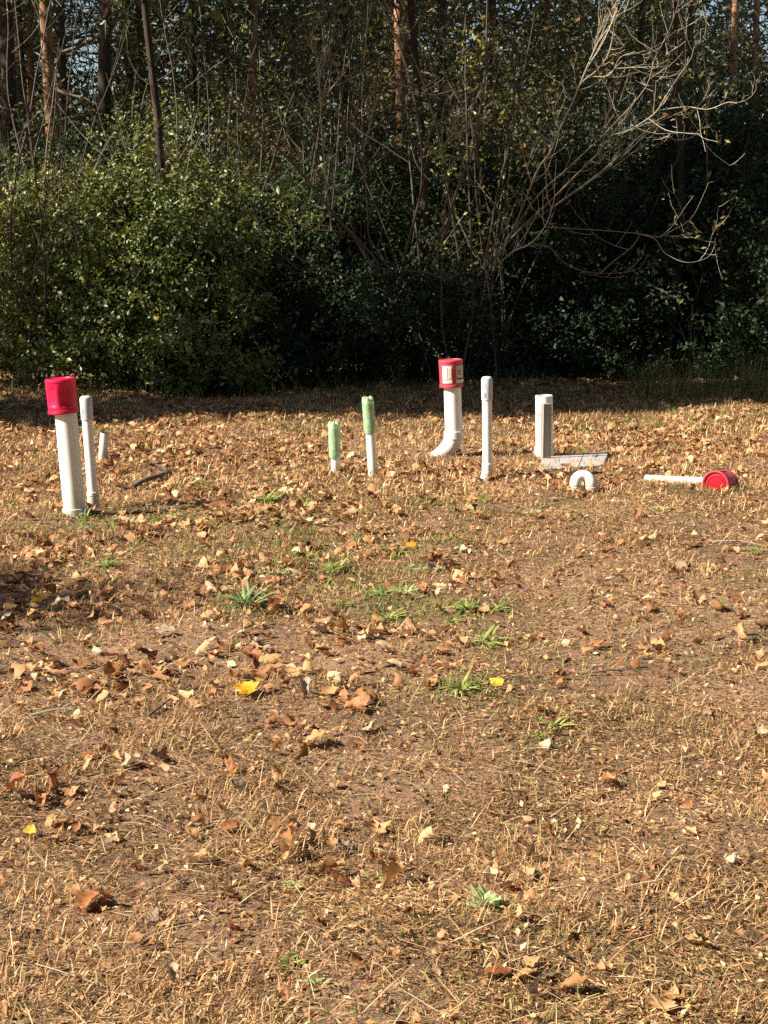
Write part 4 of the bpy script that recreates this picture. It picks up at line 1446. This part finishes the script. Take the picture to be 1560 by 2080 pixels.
# the wood behind: a mass of far foliage with gaps to the sky
rg = np.random.default_rng(300)
mass = []
GAPS = [(-12.6, 8.6, .8), (-11.3, 9.3, 1.1), (-8.6, 8.0, 1.0), (-8.7, 6.6, .9), (-2.6, 9.3, .8), (6.6, 9.0, 1.0), (9.3, 8.7, 1.1), (-5.2, 8.6, .7), (-13.6, 5.4, .5), (11.0, 7.4, .8)]
for (Y_, n_, lf, zmax, bias) in ((19.5, 5500, .05, 3.6, 0), (23, 6000, .07, 4.4, 0), (29, 6500, .10, 5.8, 0.0), (38, 7000, .17, 8.5, .05), (46, 9000, .30, 12.0, .75)):
    x_ = rg.uniform(-.34, .34, n_) * Y_
    z_ = rg.uniform(0, 1, n_) ** 1.0 * zmax
    y_ = Y_ + rg.normal(0, 1.0, n_)
    dens = vn(x_, z_, .9 + Y_ * .02, int(Y_)) * .6 + vn(x_, z_, .30 + Y_ * .01, int(Y_) + 1) * .4
    keep = rg.uniform(.15, .95, n_) < dens * 1.3 + bias - (.60 * np.clip(z_ / zmax - .45, 0, 1) / .55 * (x_ < -.09 * Y_) + .08 * np.clip(z_ / zmax - .5, 0, 1) if bias < .5 else 0)
    if bias > .5:
        for (gx_, gz_, gr) in GAPS:
            keep &= rg.uniform(.2, 1.0, n_) < ((x_ - gx_) ** 2 + ((z_ - gz_) * .6) ** 2) / (gr * 1.35) ** 2
    c = np.stack((x_, y_, z_), 1)[keep]
    per = 10
    P = (c[:, None] + rg.normal(0, .13 + Y_ * .004, (len(c), per, 3))).reshape(-1, 3)
    asp = np.where(rg.uniform(0, 1, len(P)) < .5, .14, .5)
    V, T = leaf_quads(P, rg.normal(0, 1, P.shape) + np.array((-.2, -.2, .5)), lf * rg.uniform(.5, 1.2, len(P)) * np.where(asp < .3, 2.4, 1), asp[:, None], .3, rg)
    ti = np.repeat(np.clip(np.repeat(vn(c[:, 0], c[:, 2], 1.1, 77), per) * .75 + rg.normal(0, .2, len(P)), 0, 1), 4)
    mass.append((V, T, ti))
n_ = 4200
c = np.stack((rg.uniform(-5.2, 5.6, n_), rg.uniform(15.8, 18.2, n_), rg.uniform(0, 1, n_) ** 1.3 * 1.5), 1)
P = (c[:, None] + rg.normal(0, .12, (n_, 9, 3))).reshape(-1, 3)
P[:, 2] = np.abs(P[:, 2])
V, T = leaf_quads(P, rg.normal(0, 1, P.shape) + np.array((-.2, -.2, .5)), .075 * rg.uniform(.5, 1.2, len(P)), .5, .3, rg)
mass.append((V, T, np.repeat(rg.uniform(0, .45, len(P)), 4)))
V, T, ti = merge(mass)
props(np_mesh("far_woods", V, T, ti, M["olive"]), "far undergrowth and tree foliage deep in the wood", None, None, "stuff")

# ------------------------------------------------------------------ bare trees with traced limbs
def traced_tree(name, label, cat, base, limbs, seed, twigs=3, mat="twig", group=None, leaf_n=0, leaf_mat="olive"):
    rg = np.random.default_rng(seed)
    t = thing(name, label, cat, (base[0], base[1], 0), group)
    tw = MB()
    tips, allp = [], []
    for (pix, Y0, Y1, r0, r1, tn, ntw) in limbs:
        n = len(pix)
        pts = [PY(p[0], p[1], Y0 + (Y1 - Y0) * k / (n - 1) + .06 * math.sin(k * 1.7 + seed)) for k, p in enumerate(pix)]
        if len(allp):
            q = np.vstack(allp)
            dd = np.linalg.norm((q - pts[0]) * np.array((1, .35, 1)), axis=1)
            off = q[int(dd.argmin())] - pts[0]
            for k in range(n):
                pts[k] = pts[k] + off * max(0, 1 - k / min(n - 1, 3)) if k else q[int(dd.argmin())]
        sp = spline(pts, max(10, n * 4))
        allp.append(sp)
        mb = MB()
        mb.tube(sp, .72 * r1 * (r0 / r1) ** (np.linspace(1, 0, len(sp)) ** 1.3) * (1 + .08 * np.sin(np.arange(len(sp)) * 1.3)), 7, tint=np.repeat(np.interp(np.linspace(0, 1, len(sp)), [0, .25, .5], [.1 if r0 > .012 else tn, min(tn, .45) if r0 > .012 else tn, tn]), 7))  # limb base darkened in the tint, for older bark and for shade
        mb.build("limb", M[mat], t)
        tips.append((sp[-1], nrm(sp[-1] - sp[-3])))
        for _ in range(int(ntw * 1.5)):
            k = int(rg.integers(len(sp) // 4, len(sp) - 1))
            dd = nrm(nrm(sp[k + 1] - sp[k - 1]) * .7 + rg.normal(0, .6, 3) * np.array((1, .6, 1)))
            grow(tw, sp[k], dd, rg.uniform(.15, .5), max(.0018, min(r0, .009) * .36), 2 if tn > .6 else 1, rg, .3, tips, 4, .4, min(1, tn + .1), (1, 3), .75)
    tw.build("twigs", M[mat], t)
    if leaf_n:
        pick = rg.integers(0, len(tips), leaf_n)
        P, N = [], []
        for q in pick:
            for _ in range(4):
                P.append(tips[q][0] + rg.normal(0, .03, 3))
                N.append(rg.normal(0, 1, 3) + np.array((0, -.3, .2)))
        V, T = leaf_quads(np.array(P), np.array(N), .05 * rg.uniform(.6, 1.3, len(P)), .4, .4, rg)
        np_mesh("leaves", V, T, np.repeat(rg.uniform(.35, 1, len(P)), 4), M[leaf_mat], t)
    return t


RL = [  # the pale, sunlit limbs
    ([(848, 800), (872, 700), (915, 625), (985, 560), (1040, 470), (1090, 350), (1117, 310), (1138, 260), (1163, 207), (1180, 170), (1210, 145), (1227, 125), (1240, 97), (1248, 50), (1253, 0), (1258, -60)], 15.0, 12.7, .022, .006, .8, 12),
    ([(930, 620), (1050, 480), (1130, 400), (1183, 343), (1213, 313), (1240, 277), (1273, 267), (1327, 233), (1350, 200), (1373, 163), (1403, 120), (1410, 95)], 14.6, 12.7, .020, .005, .8, 12),
    ([(1120, 140), (1160, 100), (1207, 50), (1247, 13), (1290, -40)], 13.3, 13.0, .010, .006, .85, 5),
    ([(1110, 118), (1165, 78), (1215, 34), (1262, -5)], 13.4, 13.2, .008, .005, .7, 3),
    ([(1327, 238), (1360, 263), (1400, 270), (1422, 272)], 13.0, 12.9, .006, .003, .8, 2),
    ([(1340, 225), (1397, 217), (1440, 222), (1477, 208), (1497, 210)], 13.1, 12.8, .006, .003, .85, 3),
    ([(860, 580), (940, 550), (985, 535), (1040, 512), (1077, 495), (1107, 460), (1122, 420), (1128, 395)], 14.0, 12.9, .014, .005, .9, 7),
    ([(1080, 490), (1120, 503), (1143, 530), (1183, 550), (1227, 555), (1273, 553), (1300, 543), (1317, 517)], 13.3, 12.9, .005, .002, .5, 3),
    ([(1120, 470), (1200, 472), (1240, 472), (1300, 475), (1337, 482), (1367, 467), (1393, 453), (1413, 430), (1440, 370)], 13.4, 12.8, .005, .002, .6, 3),
    ([(1300, 475), (1333, 487), (1350, 513), (1393, 533), (1437, 523), (1452, 497), (1453, 483)], 13.0, 12.8, .0045, .002, .7, 2),
    ([(1220, 550), (1247, 527), (1280, 503), (1297, 480), (1292, 467)], 13.1, 13.0, .005, .003, .6, 1),
    ([(1000, 520), (1080, 400), (1160, 330), (1240, 260), (1310, 180), (1330, 120), (1360, 60), (1380, 0)], 14.4, 13.6, .016, .006, .5, 8),
    ([(1100, 500), (1190, 420), (1280, 330), (1330, 250)], 14.3, 13.8, .012, .006, .3, 5),
    ([(1150, 480), (1250, 380), (1330, 280), (1400, 220)], 14.5, 13.9, .012, .005, .25, 4),
    ([(1190, 165), (1235, 158), (1258, 120), (1290, 105)], 13.2, 13.0, .006, .003, .85, 2),
    ([(1265, 150), (1300, 142), (1330, 136)], 13.2, 13.1, .005, .003, .85, 1),
]
traced_tree("bare_tree", "nearly leafless small tree with pale curved sunlit limbs reaching over the dark evergreens", "tree", PY(900, 720, 14.3), RL, 401, leaf_n=110)
LL = [  # the leaning dark limb and its companions
    ([(806, 800), (806, 700), (795, 610), (775, 560), (750, 530), (727, 493), (687, 447), (663, 417), (620, 360), (580, 317), (553, 290), (520, 257), (450, 190), (390, 120), (330, 40), (290, -30)], 15.0, 13.0, .032, .012, 0.22, 14),
    ([(803, 730), (793, 653), (797, 587), (792, 547), (773, 517), (750, 483), (747, 440), (740, 330), (735, 200), (745, 60), (750, -40)], 14.2, 14.0, .014, .006, 0.33, 10),
    ([(800, 600), (700, 560), (600, 520), (500, 430), (420, 360), (330, 320), (240, 300)], 14.4, 13.4, .018, .005, 0.28, 12),
    ([(790, 560), (680, 440), (560, 400), (440, 400), (330, 370)], 14.4, 13.5, .014, .005, 0.25, 10),
    ([(700, 480), (620, 470), (540, 430), (470, 440), (410, 430)], 14.2, 13.6, .012, .004, 0.28, 8),
    ([(810, 640), (850, 560), (900, 500), (930, 380), (960, 300), (985, 150), (990, 0), (992, -60)], 14.4, 14.2, .024, .012, 0.19, 9),
    ([(805, 640), (830, 520), (860, 380), (850, 250), (820, 120), (770, 0), (755, -40)], 14.5, 14.0, .022, .010, 0.19, 9),
    ([(680, 470), (660, 300), (650, 150), (640, 90)], 14.0, 13.6, .010, .004, .75, 6),
    ([(700, 300), (735, 240), (760, 200)], 13.9, 13.6, .006, .003, .7, 3),
    ([(820, 320), (870, 302), (905, 275), (930, 250)], 13.8, 13.4, .006, .003, .85, 3),
    ([(860, 590), (940, 580), (1000, 550), (980, 490), (975, 478)], 13.9, 13.4, .008, .003, 0.28, 4),
    ([(780, 555), (860, 560), (905, 570), (940, 545), (945, 500)], 13.9, 13.5, .007, .003, 0.28, 4),
    ([(790, 600), (700, 580), (640, 560), (580, 540)], 14.1, 13.7, .008, .003, 0.25, 4),
]
traced_tree("bare_tree", "leafless many stemmed tree with one dark leaning limb behind the taller bottle pipe", "tree", PY(803, 735, 14.3), LL, 402, leaf_n=120)

# upright bare saplings
G3 = "bare saplings standing among the shrubs"
SAP = [(640, 15.0, "upright grey saplings left of the straight white stem"), (880, 14.9, "upright grey brown saplings above the faded canister"), (1000, 15.2, "thin upright saplings above the slim marked pipe"),
       (560, 15.6, "thin dark saplings above the leaning limb"), (20, 14.4, "pale thin stems at the photo's left edge"), (130, 14.6, "pale thin stems before the orange lit pine"),
       (400, 15.4, "dark thin saplings above the shady shrub"), (760, 15.6, "thin saplings under the bright orange pine"), (1100, 16.0, "dark saplings behind the pale curved limbs"),
       (1330, 16.2, "dim saplings behind the tips of the pale limbs"), (1520, 16.0, "thin pale saplings under the reddish pine at the photo's right edge"), (945, 14.5, "leafy saplings with yellow green leaves under the bright pine")]
for k, (px_, Y_, lab) in enumerate(SAP):
    rg = np.random.default_rng(500 + k)
    b = PY(px_, 700, Y_)
    t = thing("sapling_clump", lab, "saplings", (b[0], b[1], 0), G3)
    tips = []
    tw = MB()
    for j in range(3 if "leafy" in lab else 5):
        st = MB()
        p = np.array((b[0] + rg.uniform(-.35, .35), b[1] + rg.uniform(-.3, .3), -.03))
        d = nrm(np.array((rg.uniform(-.25, .25), rg.uniform(-.15, .15), 1)))
        Ls = rg.uniform(3.2, 5.0)
        grow(st, p, d, Ls, rg.uniform(.007, .015), 0, rg, .1, tips, 6, .14, rg.uniform(.0, .16))
        st.build("stem", M["twig"], t)
        for _ in range(7):
            z = rg.uniform(.8, 4.2)
            grow(tw, p + d * z, nrm(np.array((rg.normal(0, .8), rg.normal(0, .6), .7))), rg.uniform(.3, .8), .004, 1, rg, .3, tips, 4, .3, .25, (1, 3), .7)
    tw.build("twigs", M["twig"], t)
    ln = 170 if "leafy" in lab else 75
    pick = rg.integers(0, len(tips), ln)
    P = np.array([tips[q][0] for q in pick for _ in range(5)]) + rg.normal(0, .07, (ln * 5, 3))
    V, T = leaf_quads(P, rg.normal(0, 1, P.shape) + np.array((-.2, -.3, .3)), .05 * rg.uniform(.6, 1.3, len(P)), .5, .35, rg)
    np_mesh("leaves", V, T, np.repeat(rg.uniform(.75, 1, len(P)) if "leafy" in lab else rg.uniform(.2, .95, len(P)), 4), M["bush" if "leafy" in lab or not k % 2 else "olive"], t)

# small plants and tall grass at the wood's foot
G4 = "small leafy plants at the foot of the wood"
FOOT = [(385, 775, .30, "bush", "small leafy sprig in the shade strip behind the dark stick"), (450, 790, .34, "bush", "bright leafy sprig at the wood's foot before the shady shrub"),
        (480, 775, .25, "bush", "pale leafed sprig beside the bright leafy sprig"), (808, 785, .32, "dark_bush", "small bushy seedling under the straight white stem"),
        (60, 790, .26, "bush", "yellow green low plant before the sunlit shrub"), (330, 770, .30, "bush", "low leafy plant at the foot of the dense green shrub"), (560, 775, .25, "dark_bush", "dim low plant before the dark shrub")]
for k, (px_, py_, h, mt_, lab) in enumerate(FOOT):
    rg = np.random.default_rng(600 + k)
    p = PG(px_, py_)
    t = thing("leafy_plant", lab, "plant", (p[0], p[1], p[2]), G4)
    mb = MB()
    tips = []
    for j in range(6):
        grow(mb, p, nrm(np.array((rg.normal(0, .35), rg.normal(0, .35), 1))), h * rg.uniform(.7, 1.2), .004, 1, rg, .2, tips, 4, .2, .4, (1, 2), .6)
    mb.build("stems", M["twig"], t)
    P = np.array([q[0] for q in tips for _ in range(14)]) + rg.normal(0, .05, (len(tips) * 14, 3))
    V, T = leaf_quads(P, rg.normal(0, .7, P.shape) + np.array((-.2, -.3, .6)), .036 * rg.uniform(.6, 1.3, len(P)), .5, .3, rg)
    np_mesh("leaves", V, T, np.repeat(rg.uniform(.4, 1, len(P)), 4), M[mt_], t)
rg = np.random.default_rng(640)
n = 9000
x = rg.uniform(-4.2, 4.6, n)
y = 13.35 + rg.uniform(0, 1.5, n)
k_ = np.where(x > 2.3, 1.0, np.where(x < -2.6, .55, .35)) * (vn(x, y, .3, 9) * .8 + .3)
keep = rg.uniform(0, 1, n) < k_
x, y = x[keep], y[keep]
n = len(x)
L = rg.uniform(.12, .30, n) * np.where(x > 2.3, 1.7, .8)
tg = blades(x, y, L, rg.uniform(.004, .007, n), rg.uniform(.7, 1.5, n), rg.uniform(0, 2 * PI, n), rg.uniform(.1, 1.0, n), rg.uniform(0, .9, n))
props(np_mesh("tall_grass", tg[0], tg[1], tg[2], M["edge_grass"]), "tall uncut grass along the foot of the wood", None, None, "stuff")

# ------------------------------------------------------------------ the wood goes on beyond the frame: trees that shade the edge, some added for that
def broadleaf(label, x, y, H, cr, seed, n=2600, leaf=.16, z0=1.6, cz=None):
    rg = np.random.default_rng(seed)
    t = thing("broadleaf_tree", label, "tree", (x, y, 0), "trees beyond the picture's edge")
    mb = MB()
    zs = np.linspace(-.1, H * .8, 9)
    mb.tube(np.stack((x + .1 * np.sin(zs), np.full(9, y), zs), 1), np.linspace(.0055 * H, .002 * H, 9), 10)
    mb.build("trunk", M["bark_dark"], t)
    mb = MB()
    for k in range(14):
        z = rg.uniform(z0, H * .75)
        a_ = rg.uniform(0, 2 * PI)
        grow(mb, (x, y, z), (math.cos(a_), math.sin(a_), .5), cr * rg.uniform(.7, 1.1), .04, 1, rg, .2, None, 5)
    mb.build("branches", M["bark_grey"], t)
    zc = (z0 + H) / 2 if cz is None else cz
    V, T, ti, c = foliage([(x, y, zc, cr, cr, (H - z0) / 2, 1)], n, 8, leaf, rg, .6, .3, .25)
    np_mesh("crown", V, T, ti, M["bush"], t)


broadleaf("leafy tree out of frame to the left, shading the strip before the wood", -6.3, 11.65, 5.6, .75, 701, 1900, .13, 1.4)
broadleaf("sparse young tree added out of frame to dapple the sunlit shrubs", -6.7, 13.3, 5.2, .95, 708, 520, .12, 1.6)  # added to break up the sun on the shrubs
broadleaf("taller leafy tree out of frame, its crown above the lawn's edge", -7.4, 11.25, 9.3, 1.1, 702, 2500, .15, 4.6)
broadleaf("tallest leafy tree out of frame, its crown high above the lawn", -8.4, 10.75, 11.0, .75, 703, 1300, .15, 8.0)
broadleaf("small thin crowned tree out of frame beside the lawn", -5.1, 5.2, 3.4, .5, 704, 150, .08, 2.4)
broadleaf("slim dark tree among the shady shrubs added for the shade of its unseen crown", -2.2, 15.0, 8.6, 1.2, 705, 2600, .13, 4.1)  # added tree: its unseen crown darkens the middle of the wood
broadleaf("slim dark tree behind the bare stems added for the shade of its unseen crown", 0.3, 15.4, 9.0, 1.25, 706, 2800, .13, 4.1)  # added likewise, crown above the view shades the evergreens
broadleaf("slim dark tree over the blackest evergreens added for the shade of its unseen crown", 2.9, 15.8, 9.0, 1.35, 707, 2800, .13, 4.3)  # added too, its unseen crown keeps sun off the tall grass
rg = np.random.default_rng(720)
src = [o for o in bpy.data.objects if o.name.startswith("pine_tree")][:6]
LANES = [(-4.5, 21.0), (.24, 23.0), (5.1, 23.0), (.9, 16.5)]             # gaps that let the low sun reach some trunks
for k in range(40):                                                   # the pine wood goes on to the left
    o = src[k % len(src)]
    yy = rg.uniform(16.5, 40)
    xx = -.28 * yy - rg.uniform(.8, 14)
    if any(abs(yy - (ly - .25 * (lx - xx))) < 1.1 for lx, ly in LANES):
        continue
    c = o.copy()
    COL.objects.link(c)
    c.location = (xx, yy, 0)
    c.rotation_euler = (0, 0, rg.uniform(0, 6.28))
    c["label"] = "pine tree of the same wood, out of frame to the left"
    c["group"] = "pine trees beyond the picture's edge"
    for ch in list(o.children):
        d = ch.copy()
        COL.objects.link(d)
        d.parent = c

first = [o for o in bpy.data.objects if o.name.startswith("broadleaf_tree")]
broadleaf("unseen leafy tree added round the clearing to hold back sky light", -3.5, -9.5, 15.0, 3.2, 731, 1700, .5, 1.5)  # unseen trees added to block sky light from the wood's front
src = [o for o in bpy.data.objects if o.name.startswith("broadleaf_tree") and o not in first][0]
src["group"] = "unseen trees added round the clearing"
for (xx, yy) in ((-9, -9.5), (2, -10.5), (7.5, -9), (12.5, -6), (15, -1), (15.5, 4.5), (14, 10), (-13.5, -11), (0, -15), (6, -14.5), (11, -12), (-6.5, -14.5)):
    c = src.copy()
    COL.objects.link(c)
    c.location = (xx, yy, 0)
    c.rotation_euler = (0, 0, rg.uniform(0, 6.28))
    for ch in list(src.children):
        d = ch.copy()
        COL.objects.link(d)
        d.parent = c

for o in bpy.data.objects:
    if o.parent is not None and o.name.split(".")[0] in ("twigs", "branches", "stems", "leaves", "foliage", "crown"):
        o["kind"] = "stuff"
tot = 0
big = {}
for o in bpy.data.objects:
    if o.type == 'MESH':
        k = sum(max(1, n_ - 2) for n_ in [len(o.data.loops) / max(1, len(o.data.polygons))]) * len(o.data.polygons)
        tot += k
        big[o.name.split(".")[0]] = big.get(o.name.split(".")[0], 0) + int(k)
print("STATS objects", len(bpy.data.objects), "tris", int(tot), sorted(big.items(), key=lambda q: -q[1])[:10])
